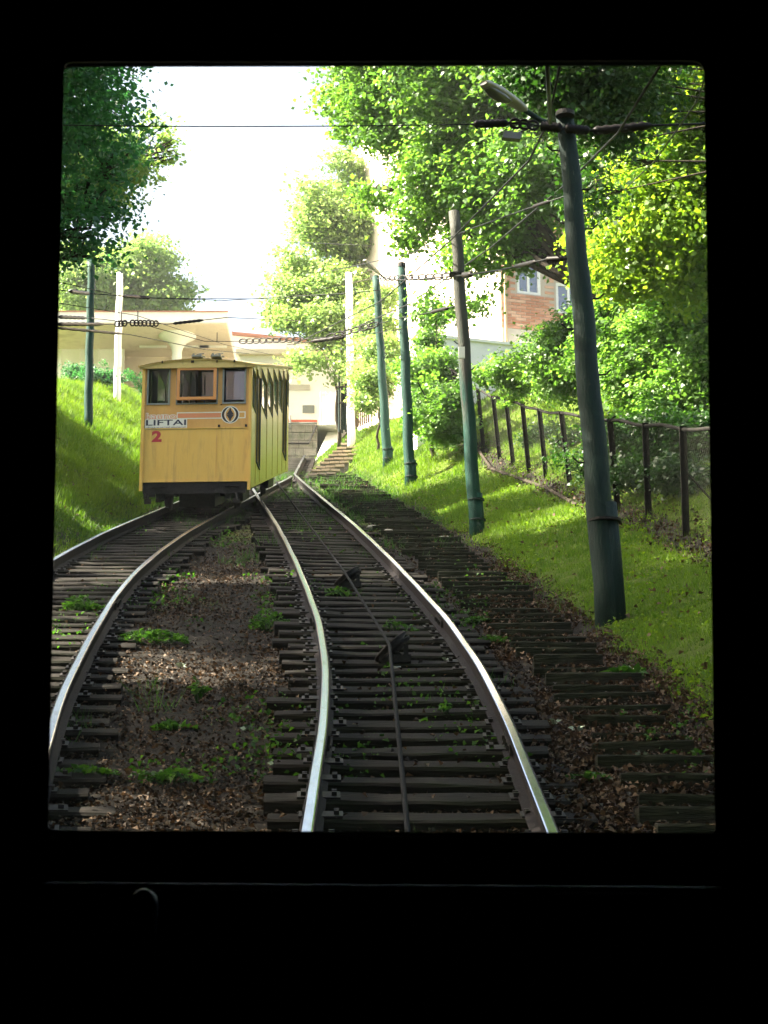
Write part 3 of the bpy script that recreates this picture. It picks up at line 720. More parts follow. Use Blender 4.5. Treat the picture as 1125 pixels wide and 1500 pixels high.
# shell
g = G(); g.box(-cw-.1, -cw, -3.2, WY+.0, cz0-.1, cz1+.1); g.box(cw, cw+.1, -3.2, WY, cz0-.1, cz1+.1); cabin.part('side_wall', g, 'cabin_black')
g = G(); g.box(-cw, cw, -3.3, -3.2, cz0-.1, cz1+.1); cabin.part('rear_wall', g, 'cabin_black')
g = G(); g.box(-cw-.1, cw+.1, -3.3, WY+.06, cz1+.1, cz1+.15); cabin.part('ceiling', g, 'cabin_black')
g = G(); g.box(-cw-.1, cw+.1, -3.3, WY+.06, cz0-.15, cz0-.1); cabin.part('floor', g, 'cabin_black')
# worn metal strip on the window sill and on the desk edge below it
x0, z0 = onwall(75, 1219, WY-.012); x1, z1 = onwall(1044, 1223, WY-.012)
g = G(); g.tube([(x0, WY-.009, z0-.0022), (x1, WY-.009, z1-.0022)], .0018, 10); cabin.part('sill_strip', g, 'cabin_metal')
DY = WY-.10; x0, z0 = onwall(62, 1299, DY); x1, z1 = onwall(1056, 1306, DY)
g = G(); g.quadbox(((x0+x1)/2, DY+.045, (z0+z1)/2-.012), ((x1-x0)/2+.02, 0, (z1-z0)/2), (0, .045, 0), (0, 0, .010)); cabin.part('desk', g, 'cabin_black')
g = G(); g.tube([(x0, DY-.001, z0), (x1, DY-.001, z1)], .0042, 12); cabin.part('desk_edge', g, 'cabin_metal')
hx, hz = onwall(211, 1303, 1.75); hx2, hz2 = onwall(203, 1480, 1.75)
lev = Thing('control_lever', (hx2, 1.75, .45), 'rounded upright grey control handle at the lower left in front of the sill', 'lever')
g = G(); rr = .0125; pts = [(hx2, 1.75, hz2-.02), (hx, 1.75, hz-.012), (hx, 1.75, hz-.005), (hx, 1.75, hz-.001), (hx, 1.75, hz+.001)]
g.tube(pts, [rr*.8, rr, rr*.85, rr*.5, rr*.1], 16); lev.part('handle', g, 'lever_grey', smooth=True)
g = G(); g.tube([(hx2, 1.75, .55), (hx2, 1.75, hz2-.02)], .016, 12); g.box(hx2-.05, hx2+.05, 1.70, 1.80, hz2-.06, hz2-.035); lev.part('column', g, 'cabin_frame')

# ------------------------------------------------------------------ poles
def pole(px, py, tx, ty, rb, rt, m, label, sleeve=None, extra=0.0, thing='utility_pole', group=None, zfix=None):
    if zfix: b = at(px, py, zfix); t_ = zfix; b[2] = H(b[0], b[1])
    else: b, t_ = hit(px, py)
    top = at(tx, ty, t_ + (py-ty)/FPX*t_*math.tan(PITCH)*0.98)
    t = Thing(thing, b, label, 'pole', group)
    g = G(); n = 14; pts = [b + (top-b)*k/n - np.array([0, 0, .25 if k == 0 else 0]) + np.array([.010*math.sin(k*1.7), .0, 0]) for k in range(n+1)]
    g.tube(pts, [rb+(rt-rb)*k/n*(1+.02*math.sin(k*3)) for k in range(n+1)], 16); po = t.part('post', g, m, smooth=True)
    if sleeve:
        h0, side = sleeve; c = b + (top-b)*(h0/(top[2]-b[2]))
        sh = np.array([side*rb*.5, -.02, 0])
        g = G(); g.tube([b+sh-np.array([0,0,.2]), b+(c-b)*.5+sh, c+sh], [rb*.76, rb*.74, rb*.72], 12); t.part('stub', g, m, smooth=True)
        for k in ((.85,) if px == 893 else (.35, .85)):
            p = b+(c-b)*k+sh*.5; g = G()
            g.tube([p-np.array([0,0,.012]), p+np.array([0,0,.012])], rb*1.22, 16); t.part('band', g, 'iron' if m != 'green_pole' else 'green_pole_dark')
    t.base, t.top, t.z = b, top, t_
    return t
def rungs(t, fr, length=.22, m='iron', r=.009):
    for k, side in fr:
        p = t.base+(t.top-t.base)*k; g = G(); g.tube([p, p+np.array([side*(length-.05), -.02, 0]), p+np.array([side*length, -.02, .05])], r, 6); t.part('rung', g, m)
P1 = pole(893, 912, 828, 165, .135, .088, 'green_pole_dark', 'tall dark green pole with street lamp, nearest and thickest on the right bank', (1.15, 1))
P2 = pole(698, 783, 666, 310, .105, .085, 'green_pole', 'green and grey pole on the right bank with square cut bare top and no lamp', (.62, 1))
P3 = pole(601, 712, 588, 392, .115, .090, 'green_pole', 'green pole with iron cap on the right bank, left neighbour of the bare topped pole', (.55, 1))
P4 = pole(568, 682, 551, 405, .115, .085, 'green_pole', 'thin green pole carrying the small far street lamp', (.45, 1))
P5 = pole(515, 622, 511, 400, .115, .095, 'white_pole', 'sunlit white concrete pole by the board fence above the stairs', zfix=58)
P6 = pole(129, 627, 134, 380, .10, .085, 'green_pole', 'dark green pole on the left grass bank under the overhanging leaves')
P7 = pole(171, 589, 176, 400, .105, .085, 'white_pole', 'sunlit white pole on the left grass bank beside the round bush')
rungs(P1, [(.30, -1), (.38, 1), (.47, 1), (.56, -1), (.62, 1), (.70, -1), (.76, 1), (.84, 1), (.92, -1)])
rungs(P2, [(.5, 1), (.58, -1), (.78, 1)], .15); rungs(P3, [(.3, -1), (.4, 1), (.55, 1), (.65, -1)], .15); rungs(P4, [(.45, 1), (.6, -1)], .12)
# lamps are fixed to their poles
def lamp(t, a, b, w, z, arm, m='lamp_shell'):
    """cobra-head lamp between image-surveyed ends a (tip) and b (neck) at depth z"""
    A, B = at(*a, z-.5), at(*b, z); d = B-A; Ln = np.linalg.norm(d); d = d/Ln; side = np.cross(d, (0,0,1.)); side /= np.linalg.norm(side); upv = np.cross(side, d)
    def shell(prof):
        g = G(); n = 12
        for s_, ww, hu, hd in prof:
            for k in range(n):
                th = 2*math.pi*k/n; c_, s2 = math.cos(th), math.sin(th)
                g.v.append(tuple(A + d*s_*Ln + side*ww*w*c_ + upv*(hu if s2 > 0 else hd)*w*s2))
        for i in range(len(prof)-1):
            for k in range(n): p, q_ = i*n+k, i*n+(k+1) % n; g.f.append((p, q_, q_+n, p+n))
        g.f.append(tuple(range(n))); g.f.append(tuple(len(g.v)-n+k for k in range(n))); return g
    h = t.part('lamp_head', shell([(0, .55, .35, .2), (.08, .85, .62, .3), (.35, 1, .8, .34), (.7, .85, .72, .34), (.93, .6, .55, .34), (1.0, .35, .3, .25)]), m, smooth=True)
    A = A - upv*.30*w; t.part('lamp_lens', shell([(.08, .5, .1, .15), (.2, .8, .1, .55), (.4, .85, .1, .62), (.55, .7, .1, .3), (.62, .4, .1, .12)]), 'lamp_lens', parent=h, smooth=True)
    g = G(); g.tube([B-d*.03, B+d*.25, np.array(arm)], [.028, .026, .03], 8); t.part('lamp_arm', g, 'green_pole_dark', smooth=True)
zt1 = P1.z+4.4*math.sin(PITCH)*1.0
lamp(P1, (708, 122), (770, 162), .085, zt1, at(822, 188, zt1))
zt4 = P4.z+1
lamp(P4, (533, 381), (557, 402), .075, zt4, at(568, 408, zt4))
g = G()
for q_ in (0,):
    c = at(828, 168, zt1); g.tube([c-np.array([0,0,.02]), c+np.array([0,0,.03])], .095, 16); 
P1.part('pole_cap', g, 'iron')
g = G(); c = P3.top; g.tube([c, c+np.array([0,0,.10])], [.10, .09], 12); g.tube([c+np.array([0,-.1,.02]), c+np.array([0,-.1,.25])], .012, 6); P3.part('pole_cap', g, 'iron')
g = G(); c = at(676, 520, P2.z); g.quadbox(c+np.array([0,-.11,0]), (.045,0,0), (0,.02,0), (0,0,.085)); P2.part('number_plate', g, 'sign_white')
g = G(); c = at(668, 402, P2.z+.9); g.quadbox(c+np.array([0,-.0,0]), (.10,0,0), (0,.1,0), (0,0,.012)); P2.part('band', g, 'iron')
# the bare topped pole is green below and raw grey wood above
[c for c in P2.o.children if c.name.startswith('post')][0].data.materials[0] = two_tone()
# second, smaller floodlight under pole 1's lamp
g = G(); c = at(750, 200, zt1); g.quadbox(c, (.09, 0, -.01), (0, .06, .01), (.012, 0, .035)); g.tube([c+np.array([.05,0,.03]), at(785, 182, zt1)], .012, 6); P1.part('floodlight', g, 'lamp_lens')
# leaning wooden and concrete bits
# ------------------------------------------------------------------ overhead wires
def sag(a, b, s, n=14): a, b = np.array(a), np.array(b); return [a+(b-a)*k/n - np.array([0, 0, s*4*(k/n)*(1-k/n)]) for k in range(n+1)]
def wire(pts, r, label, group=None, ins=(), name='overhead_wire', m='wire', chains=()):
    g = G(); g.tube(pts, r, 6); w = mk(name, g, m, None, pts[0], True); w.location = tuple(pts[0]); tag(w, label, 'wire', group)
    P = [np.array(p) for p in pts]
    def along(f): i = min(int(f*(len(P)-1)), len(P)-2); u = f*(len(P)-1)-i; return P[i]+(P[i+1]-P[i])*u
    for f0, f1, rad in ins:      # ribbed strain insulators
        a, b = along(f0), along(f1); g = G(); n = 13
        g.tube([a+(b-a)*k/n for k in range(n+1)], [rad*(.45 if k in (0, n) else (1 if k % 2 else .75)) for k in range(n+1)], 10)
        mk('insulator', g, 'insulator', w, pts[0], True)
    for f0, f1, n, rad in chains:   # open links
        a, b = along(f0), along(f1)
        for k in range(n):
            c = a+(b-a)*(k+.5)/n; d = (b-a)/n*.62; e = np.array([0, 0, rad]); g = G(); ang = [2*math.pi*j/10 for j in range(11)]
            g.tube([c+d*math.cos(t_)+e*math.sin(t_) for t_ in ang], max(r*1.1, rad*.28), 6, False); mk('chain_link', g, 'insulator', w, pts[0], True)
    return w
zt = zt1
wire(sag(at(60, 183, 21), at(697, 182, zt), .02), .006, 'thin span wire crossing the sky high up to the nearest lamp pole', 'span wires')
w = wire([at(690, 182, zt), at(760, 180, zt), at(800, 186, zt), at(828, 188, zt-.1), at(870, 192, zt), at(950, 184, zt), at(1045, 181, zt)], .012, 'thick horizontal line of strain insulators at the top of the nearest pole', None,
     ins=[(.01, .13, .045), (.30, .47, .055), (.50, .64, .052), (.66, .84, .050)], chains=[(.14, .28, 3, .05)])
# longitudinal trolley wires
GL = 'wires running up the hill above the tracks'
wire([at(828, 60, 15), at(803, 178, zt), at(775, 235, 22), at(660, 352, 30), at(560, 440, 40), at(430, 505, 55)], .012, 'sagging black cable from the lamp neck running down left past the bare topped pole', GL)
wire([at(990, 60, 15.5), at(905, 195, 20), at(838, 262, 24), at(720, 362, 31), at(600, 445, 41), at(480, 497, 55)], .013, 'straight black cable rising to the upper right corner behind the nearest pole', GL)
wire([at(800, 60, 15), at(806, 180, 19.8)], .02, 'short thick pair of leads dropping to the lamp bracket', None)
wire([at(1040, 95, 16), at(1020, 150, 18), at(960, 235, 24), at(860, 330, 32)], .008, 'fine cable in the upper right corner of the window', GL)
# mid-height spans
wire([at(832, 378, P1.z+2.2), at(800, 380, P1.z+2.4), at(735, 395, 26), at(690, 402, 29), at(668, 404, P2.z+.9)], .010, 'span with long insulators from the nearest pole down to the bare topped pole', 'span wires', ins=[(.05, .25, .035), (.30, .42, .03), (.75, .88, .045)])
wire([at(838, 284, P1.z+3), at(760, 310, 25), at(690, 335, 29), at(600, 372, 36), at(470, 400, 48)], .008, 'twisted cable leaving the nearest pole at mid height toward the far trees', GL, ins=[(.10, .18, .025)])
wire([at(668, 404, P2.z+1), at(625, 408, 34), at(590, 410, 41), at(553, 408, P4.z+1)], .014, 'reddish chain of links joining the tops of the three middle poles', None, chains=[(.05, .95, 11, .055)])
wire([at(672, 447, P2.z+.8), at(630, 458, 35), at(590, 465, 41), at(480, 494, 46), at(400, 500, 48), at(300, 500, 49), at(205, 474, 46), at(134, 466, P6.z+.5)], .009, 'span wire hung with black links crossing just above the car roof', 'span wires', ins=[(.05, .14, .035)], chains=[(.33, .43, 6, .06), (.50, .64, 9, .06)])
wire([at(590, 482, P3.z+.5), at(555, 487, 44), at(480, 497, 47), at(420, 505, 47)], .009, 'short span from the capped green pole toward the car roof', 'span wires', ins=[(.55, .8, .05)])
wire([at(545, 360, 42), at(420, 354, 50)], .006, 'thin wire stub against the pale far trees', 'span wires')
wire([at(545, 408, P4.z+1), at(470, 424, 44), at(410, 438, 46), at(240, 437, 46), at(180, 434, 44), at(80, 412, 36)], .008, 'upper span wire crossing the sky between the far poles', 'span wires', ins=[(.72, .80, .035)])
wire([at(555, 425, 43), at(500, 430, 45), at(330, 440, 47), at(230, 437, 46), at(130, 430, P6.z), at(80, 424, 30)], .009, 'lower sky span with thick dark sleeves between the left poles', 'span wires', ins=[(.62, .70, .045), (.80, .93, .045)])
wire([at(80, 464, 36), at(130, 466, P6.z)], .012, 'short dark stay with insulator left of the dark green pole', None, ins=[(.1, .9, .04)])
wire([at(60, 475, 34), at(165, 475, 40), at(205, 472, 41), at(245, 475, 42), at(332, 465, 43), at(440, 470, 47)], .009, 'span wire with bunched links in front of the pale canopy', 'span wires', ins=[(.04, .17, .04), (.62, .72, .035)], chains=[(.22, .30, 3, .06), (.33, .53, 7, .06)])
for (x, y0, y1, z, lb) in ((178, 455, 476, 41, 'hanging link hook left of the white bank pole links'), (202, 455, 476, 41, 'hanging link hook directly above the left half of the car'), (318, 487, 500, 48, 'thin upright hook above the right half of the car roof'), (485, 455, 472, 47, 'black upright hook against the far trees')):
    wire([at(x, y0, z), at(x, y1, z)], .008, lb, 'wire hangers', chains=[(.1, .9, 2, .035)])
wire([at(60, 478, 33), at(190, 490, 40), at(300, 512, 50), at(365, 518, 60)], .010, 'trolley wire running down toward the car roof from the left', GL, ins=[(.05, .3, .03)])
wire([at(60, 440, 30), at(200, 462, 38), at(330, 505, 52), at(400, 520, 60)], .007, 'second trolley wire just below the bunched links on the left', GL)
# guy wires on the right bank
a, _ = hit(665, 660); wire([a, at(612, 560, 43)], .015, 'dark leaning guy stay on the right bank left of the bare topped pole', 'guy stays')

# ------------------------------------------------------------------ foliage
def leaves(centers, normals, size, fold=.25, asp=.8):
    n = len(centers); a = rng.normal(size=(n, 3)); d = np.cross(normals, a); d /= np.linalg.norm(d, axis=1)[:, None]+1e-9
    w = np.cross(normals, d); s = size[:, None]
    base = centers - d*s*.5; tip = centers + d*s*.5 - normals*s*fold*.5
    lf = centers + w*s*.5*asp + normals*s*fold*.4 - d*s*.05; rt = centers - w*s*.5*asp + normals*s*fold*.4 - d*s*.05
    V = np.stack([base, rt, tip, lf], 1).reshape(-1, 3); F = np.arange(4*n).reshape(n, 4); return V, F
def crown_points(blobs, n_clump, per, cr_, shell=.55, flat_=.55, clr_out=.8):
    vol = np.array([b[1][0]*b[1][1]*b[1][2] for b in blobs])**.75; pr = vol/vol.sum()
    idx = rng.choice(len(blobs), n_clump, p=pr); c = np.array([b[0] for b in blobs])[idx]; r = np.array([b[1] for b in blobs])[idx]
    u = rng.normal(size=(n_clump, 3)); u /= np.linalg.norm(u, axis=1)[:, None]
    rad = shell + (1-shell)*rng.random((n_clump, 1))**.6
    rad = rad*(1+.16*np.sin(u[:, :1]*9+c[:, :1]*3)*np.cos(u[:, 2:]*8+c[:, 1:2]))
    cc = c + u*r*rad
    q3 = np.sin(cc[:,0]*3.1+cc[:,2]*1.7)+np.sin(cc[:,1]*2.3-cc[:,2]*2.9+1)+np.sin(cc[:,2]*3.7+cc[:,0]*1.1+2)
    kp = q3 > -1.15; cc = cc[kp]; u = u[kp]; n_clump = len(cc)
    out_ = rng.random((n_clump, 1)); cc = cc + u*np.where(out_ > .82, (out_-.82)*2.2*clr_out, 0)
    sz = cr_*rng.uniform(.55, 1.35, (n_clump, 1))
    base = rng.random(n_clump)
    k = rng.poisson(per*1.6*(sz[:, 0]/cr_)**2) + 4
    ii = np.repeat(np.arange(n_clump), k); m = len(ii)
    off = rng.normal(size=(m, 3))*np.array([1, 1, flat_])*sz[ii]*.55
    p = cc[ii] + off
    nrm = rng.normal(size=(m, 3))*.48 + rng.normal(size=(n_clump, 3))[ii]*.22 + u[ii]*.42 + np.array([0, 0, .75]); nrm /= np.linalg.norm(nrm, axis=1)[:, None]
    tint = np.clip(base[ii]*.72 + rng.random(m)*.30, 0, 1)
    return p, nrm, tint, cc
def limb_tree(name, label, base, blobs, n_clump, per, clr, leaf, lm, trunk_r=.18, limbs=8, group=None, twigs=True, lean=None, shell=.5, cat='tree', flat_=.55, bark=True):
    base = np.array(base, float); t = Thing(name, base, label, cat, group)
    p, nrm, tint, cc = crown_points(blobs, n_clump, per, clr, shell, flat_)
    V, F = leaves(p, nrm, leaf*.82*rng.uniform(.45, 1.35, len(p)))
    bulk('crown' if cat == 'tree' else 'foliage', V, F, lm, tint, t.o, base)
    if bark:
        ctrb = np.mean([b[0] for b in blobs], 0); top = lean if lean is not None else ctrb
        g = G(); fork = base + (np.array(top)-base)*.55 + np.array([.1, 0, 0]); n = 7
        g.tube([base-np.array([0,0,.2])]+[base+(fork-base)*k/n+np.array([.04*math.sin(k*2), .04*math.cos(k), 0]) for k in range(1, n+1)], [trunk_r*1.25]+[trunk_r*(1-.4*k/n) for k in range(1, n+1)], 10)
        t.part('trunk', g, 'bark', smooth=True); g = G()
        for b in blobs[:limbs]:
            e = np.array(b[0]); mid = (fork+e)/2 + rng.normal(0, .15, 3)
            g.tube([fork-(fork-base)*.05, mid, e], [trunk_r*.5, trunk_r*.32, trunk_r*.12], 7)
            near = cc[np.argsort(((cc-e)**2).sum(1))[:10]]
            for q_ in near: g.tube([e+(mid-e)*.2, (e+q_)/2+rng.normal(0, .08, 3), q_], [trunk_r*.12, trunk_r*.08, .008], 5)
        t.part('branches', g, 'bark', smooth=True)
    return t
def B(px, py, z, rx, rz=None, ry=None):
    """a crown lobe at a sighted point; radii in metres"""
    return (at(px, py, z), (rx, ry or rx, rz or rx*.85))

# left overhanging tree (dark, nearest)
bx = [B(95, 120, 24, 1.0), B(150, 150, 25, .55, .7), B(115, 210, 25, .9), B(170, 240, 25.5, .50, .5), B(150, 300, 25, .52, .4), B(60, 300, 24, .9), B(110, 340, 24, .55, .35),
      B(120, 380, 24.5, .50, .20), B(175, 365, 25, .22, .25), B(60, 150, 23, 1.2), B(205, 225, 26, .22, .18), B(40, 40, 23, 1.5), B(-60, 200, 24, 1.6), B(120, 60, 24, .8)]
bs = np.array([-7.6, 24.5, 0]); bs[2] = H(bs[0], bs[1])
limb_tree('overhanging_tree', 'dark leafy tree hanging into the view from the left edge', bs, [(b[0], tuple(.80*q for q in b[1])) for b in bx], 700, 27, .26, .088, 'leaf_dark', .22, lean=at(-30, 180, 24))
# unseen trees around the view, added only to shade the near tracks and car
def shade(x, y, r, h, n, label, extra=()):
    b = np.array([x, y, H(x, y)]); bl = []; h = h-0
    for k in range(7):
        a_ = k*2.4; bl.append((b+np.array([r*.55*math.cos(a_), r*.6*math.sin(a_), h+(k % 3-1)*r*.45]), (r*.55, r*.6, r*.5)))
    bl += list(extra)
    limb_tree('added_shade_tree', label, b, bl, n, 18, .55, .20, 'leaf_dark', .25, limbs=7, group='unseen trees added for shade')
for x, y, r, h, lb in [(-8.5, 4, 4.0, 7.5, 'added shade tree on the left bank beside the cabin, just outside the window'), (-8.2, 12, 4.2, 8.5, 'added shade tree on the left bank ahead of the cabin, just outside the window'),
                       (-9.3, 19, 4.0, 8.5, 'added shade tree on the left bank, third from the cabin, outside the window'), (-10.6, 27, 3.6, 7.5, 'added shade tree on the left bank behind the overhanging tree'), (-11.3, 33.5, 3.0, 6.6, 'added shade tree on the left bank beside the yellow car, outside the window'),
                       (-13.6, 39.5, 3.0, 7.5, 'added shade tree high on the left bank behind the yellow car, outside the window'),
                       (5.6, 7, 3.8, 8.6, 'added shade tree on the right bank beside the cabin, outside the window'), (-2.6, -3.5, 5.0, 9.5, 'added shade tree behind the cabin with its crown over the track')]:
    ex_ = ()
    over = lambda X, Y, dz, a_: (np.array([X, Y, 2.25+.52*Y+dz]), (a_, a_, 1.1))     # boughs added above the view to darken the near track
    if y == 4: ex_ = [over(-3.5, 4, 2.2, 2.6), over(-1, 7, 2.4, 2.8), over(-4.5, 9, 2.3, 2.6)]
    if y == 12: ex_ = [over(-3.5, 13, 2.6, 2.8), over(-.2, 13, 2.6, 2.8), over(-4.5, 17, 2.6, 2.4)]
    if y == 7: ex_ = [over(2.5, 6, 2.3, 2.6), over(2.5, 11, 2.5, 2.8)]
    shade(x, y, r, h, 1500 if y in (27, 33.5, 19, 39.5) else 1100+420*len(ex_), lb, ex_)

# right maple
bx = [B(530, 120, 34, .75), B(580, 150, 33, .8), B(640, 130, 32, .9), B(700, 170, 32, .9), B(760, 140, 31, .9), B(600, 215, 33, .65), B(560, 270, 34, .42), B(530, 190, 34, .42), B(655, 250, 32, .75), B(720, 270, 31.5, .8),
      B(780, 300, 31, .7), B(700, 350, 31.5, .62), B(620, 305, 33, .42), B(770, 365, 31, .35), B(600, 350, 34, .26), B(640, 385, 33, .28), B(800, 230, 30.5, .8), B(560, 60, 33, 1.0), B(680, 50, 32, 1.2), B(800, 50, 31, 1.2), B(505, 110, 34.5, .40), B(640, 440, 33.5, .22, .4), B(690, 440, 33, .22, .25),B(510,235,34,.2)]
bx = [(CAM+(b[0]-CAM)*1.12, tuple(1.12*q for q in b[1])) for b in bx]
bs = at(866, 600, 37); bs[2] = H(bs[0], bs[1])
limb_tree('maple_tree', 'tall maple with lit green leaves behind the lamp and poles', bs, bx, 3100, 30, .30, .115, 'leaf_maple', .13, lean=at(845, 210, 31), limbs=14)
# dark branches over the nearest pole
bx = [B(850, 115, 23, .55), B(900, 160, 23.5, .5), B(820, 100, 22.5, .5), B(880, 215, 24, .30), B(930, 110, 23.5, .45), B(880, 60, 22.5, .9), B(860, 290, 25, .35), B(790, 90, 23, .4), B(920,235,24.5,.25)]
bs = np.array([8.6, 24.5, 0]); bs[2] = H(bs[0], bs[1])
limb_tree('dark_maple_tree', 'leaves coloured dark for shade behind the top of the nearest pole', bs, bx, 420, 34, .28, .085, 'leaf_shade', .05, lean=at(1250, -150, 24), limbs=9)
# bright yellow-green tree on the right
bx = [B(980, 130, 27, .6), B(1030, 180, 27, .8), B(960, 290, 27.5, .62), B(910, 330, 28, .45), B(1010, 300, 27, .7), B(930, 400, 28, .42), B(1010, 400, 27.5, .5), B(890, 390, 28.5, .35), B(960, 220, 27.5, .42), B(1060, 330, 27, .8), B(1000, 240, 27, .6), B(870, 340, 29, .32), B(1070, 90, 27, .9)]
bs = at(990, 560, 36); bs[2] = H(bs[0], bs[1])
limb_tree('lime_tree', 'bright yellow green tree filling the upper right corner', bs, bx, 1700, 32, .28, .10, 'leaf_yellow', .13, lean=at(975, 330, 28.3), limbs=12)
# bushes behind the fence
def bush(label, blobs, n, per, clr, leaf, lm='leaf_bush', name='bush', group=None, bark=True):
    b = np.mean([q_[0] for q_ in blobs], 0); b[2] = H(b[0], b[1])
    return limb_tree(name, label, b, blobs, n, per, clr, leaf, lm, .05, limbs=8, cat='bush', bark=bark, group=group)
bush('big leafy shrub behind the fence at the right edge of the window', [(CAM+(q_[0]-CAM)*1.10, tuple(1.10*w_ for w_ in q_[1])) for q_ in [B(1000, 480, 27, .62), B(1040, 560, 26.5, .6), B(950, 520, 27.5, .55), B(900, 480, 28, .45), B(920, 570, 27.5, .45), B(985, 590, 26.8, .42), B(870, 540, 28.5, .35), B(1010, 440, 27.5, .4), B(885, 575, 28, .3)]], 1150, 36, .22, .095, bark=False)
bush('dark green shrub behind the fence left of the nearest pole', [(CAM+(q_[0]-CAM)*1.16, tuple(1.16*w_ for w_ in q_[1])) for q_ in [B(820, 520, 31, .42), B(790, 535, 32, .36), B(830, 548, 31, .34, .28), B(750, 545, 33, .34, .2), B(845, 480, 31, .35), B(805, 556, 31, .30, .22), B(715, 550, 35, .28, .16), B(770, 556, 33, .26, .2)]], 620, 30, .22, .09, bark=False)
bush('ivy covered thicket on the right bank between the green poles', [B(630, 590, 44, .40), B(650, 620, 43, .45), B(620, 560, 45, .32), B(640, 540, 45, .42), B(660, 580, 43, .35), B(600, 540, 47, .35), B(628, 500, 47, .30), B(640,460,46,.25), B(615, 620, 44, .22)], 560, 30, .22, .10)
bush('small round clipped bush beside the white bank pole', [B(185, 562, 52, .30), B(196, 566, 52, .28), B(178, 568, 52, .22)], 140, 30, .14, .07, 'leaf_dark', bark=False)
bush('pale young shoot with yellowish leaves in front of the fence', [B(782, 665, 29.5, .14), B(790, 680, 29.5, .14, .25), B(775, 672, 29.5, .12)], 16, 8, .10, .085, 'leaf_yellow', bark=False)
bush('undergrowth of low plants coloured dark for shade just behind the right fence', [B(1050, 640, 27.5, .45, .3), B(1010, 650, 27.5, .4, .28), B(970, 640, 28, .4, .28), B(930, 640, 28.5, .4, .25), B(895, 640, 32, .3, .2), B(840, 645, 37, .3, .2), B(790, 640, 40, .3, .2), B(1000, 700, 26, .4, .15), B(940, 690, 27.5, .4, .15), B(880, 680, 29.5, .4, .14), B(1050, 710, 25.5, .4, .15), ], 640, 26, .20, .075, 'leaf_shade', bark=False)
# pale trees near the station
bx = [B(470, 300, 62, .9), B(500, 250, 63, .8), B(465, 380, 62, 1.3), B(440, 440, 61, .8), B(500, 430, 61, 1.1), B(520, 350, 62, .9), B(470, 480, 60, 1.0), B(450, 520, 59, .55, .4), B(530, 470, 60, .7), B(420, 480, 60, .42, .5), B(500, 530, 59, .6), B(408,425,61,.25,.6), B(405, 455, 61, .35, .4), B(520, 290, 63, .7)]
bs = at(497, 640, 60); bs[2] = H(bs[0], bs[1])
limb_tree('birch_tree', 'tall pale sunlit tree over the station at the end of the track', bs, [(b[0], tuple(.82*q for q in b[1])) for b in bx]+[B(470, 340, 62, .8), B(515, 320, 62, .9)], 1250, 26, .40, .15, 'leaf_far', .06, limbs=12)
bx = [B(545, 560, 52, .45), B(560, 520, 53, .5), B(540, 590, 52, .26), B(550, 480, 54, .42), B(575, 580, 51, .28), B(560, 440, 55, .42), B(535, 550, 53, .35)]
bs = at(552, 640, 53); bs[2] = H(bs[0], bs[1])
limb_tree('young_tree', 'slim young tree directly behind the far lamp pole', bs, bx, 520, 28, .28, .115, 'leaf_far', .04, limbs=6)
# trees behind the canopy
bx = [B(210, 400, 88, 1.6), B(235, 420, 88, 1.2), B(170, 420, 89, 1.6), B(130, 420, 88, 1.8), B(250, 435, 87, .7), B(215, 380, 89, .9), B(110, 400, 90, 1.6), B(200, 445, 88, 1.4), B(240,220,60,.0001)]
bx = bx[:-1]
bs = at(190, 560, 88); bs[2] = plane_z(80)+2
limb_tree('garden_tree', 'yellow green tree rising behind the canopy roof on the left', bs, bx, 1100, 24, .55, .22, 'leaf_far', .2, limbs=8)
bx = [B(232, 215, 40, .30), B(225, 235, 40, .25, .2), B(215, 200, 39, .45), B(245, 208, 40, .14), B(200, 240, 39, .5), B(150, 240, 39, .9), B(110, 250, 39, 1.0)]
bs = np.array([-9.5, 38.5, 0]); bs[2] = H(bs[0], bs[1])
limb_tree('bank_tree', 'paler branch tips showing past the dark left tree', bs, bx, 330, 26, .26, .12, 'leaf_far', .16, lean=at(60, 240, 39), limbs=7)

# ------------------------------------------------------------------ fence on the right bank
def fpoint(z):
    X = np.interp(z, FOOT_Z, FOOT_X) + fence_off(z); Y = (z+.5586)/1.0495; return np.array([X, Y, H(X, Y)])
base_px = [(1085, 800), (1005, 783), (950, 757), (905, 748), (835, 712), (800, 700), (775, 692), (752, 682), (732, 672), (708, 655), (690, 655), (668, 628), (648, 600)]
top_px = [(1080, 628), (1000, 625), (945, 620), (893, 614), (822, 604), (790, 600), (765, 592), (741, 585), (722, 580), (700, 570), (663, 542), (650, 535), (640, 520)]
fb = []; ft = []
for (bx_, by_), (tx_, ty_) in zip(base_px, top_px):
    p, z = hit(bx_, by_); fb.append(p); ft.append(at(tx_, ty_, z+.15))
fn_ = Thing('fence', fb[1], 'old dark steel fence with leaning posts and a wavy top rail along the right bank', 'fence')
for i, (p, q_) in enumerate(zip(fb, ft)):
    g = G(); d = (q_-p); g.quadbox((p+q_)/2+d*-.03, (.040, 0, 0), (0, .030, 0), tuple(d*.53)); fn_.part('post', g, 'fence_dark')
print('FENCEZ', [round(float(zc_of(p[1])),1) for p in fb])
g = G(); pts = []
for a_, b_ in zip(ft[:-1], ft[1:]):
    for k in range(4): pts.append(a_+(b_-a_)*k/4+np.array([0, 0, .018*math.sin(len(pts)*1.3)-.02]))
pts.append(ft[-1]); g.tube(pts, .024, 8); fn_.part('rail', g, 'fence_dark', smooth=True)
g = G()
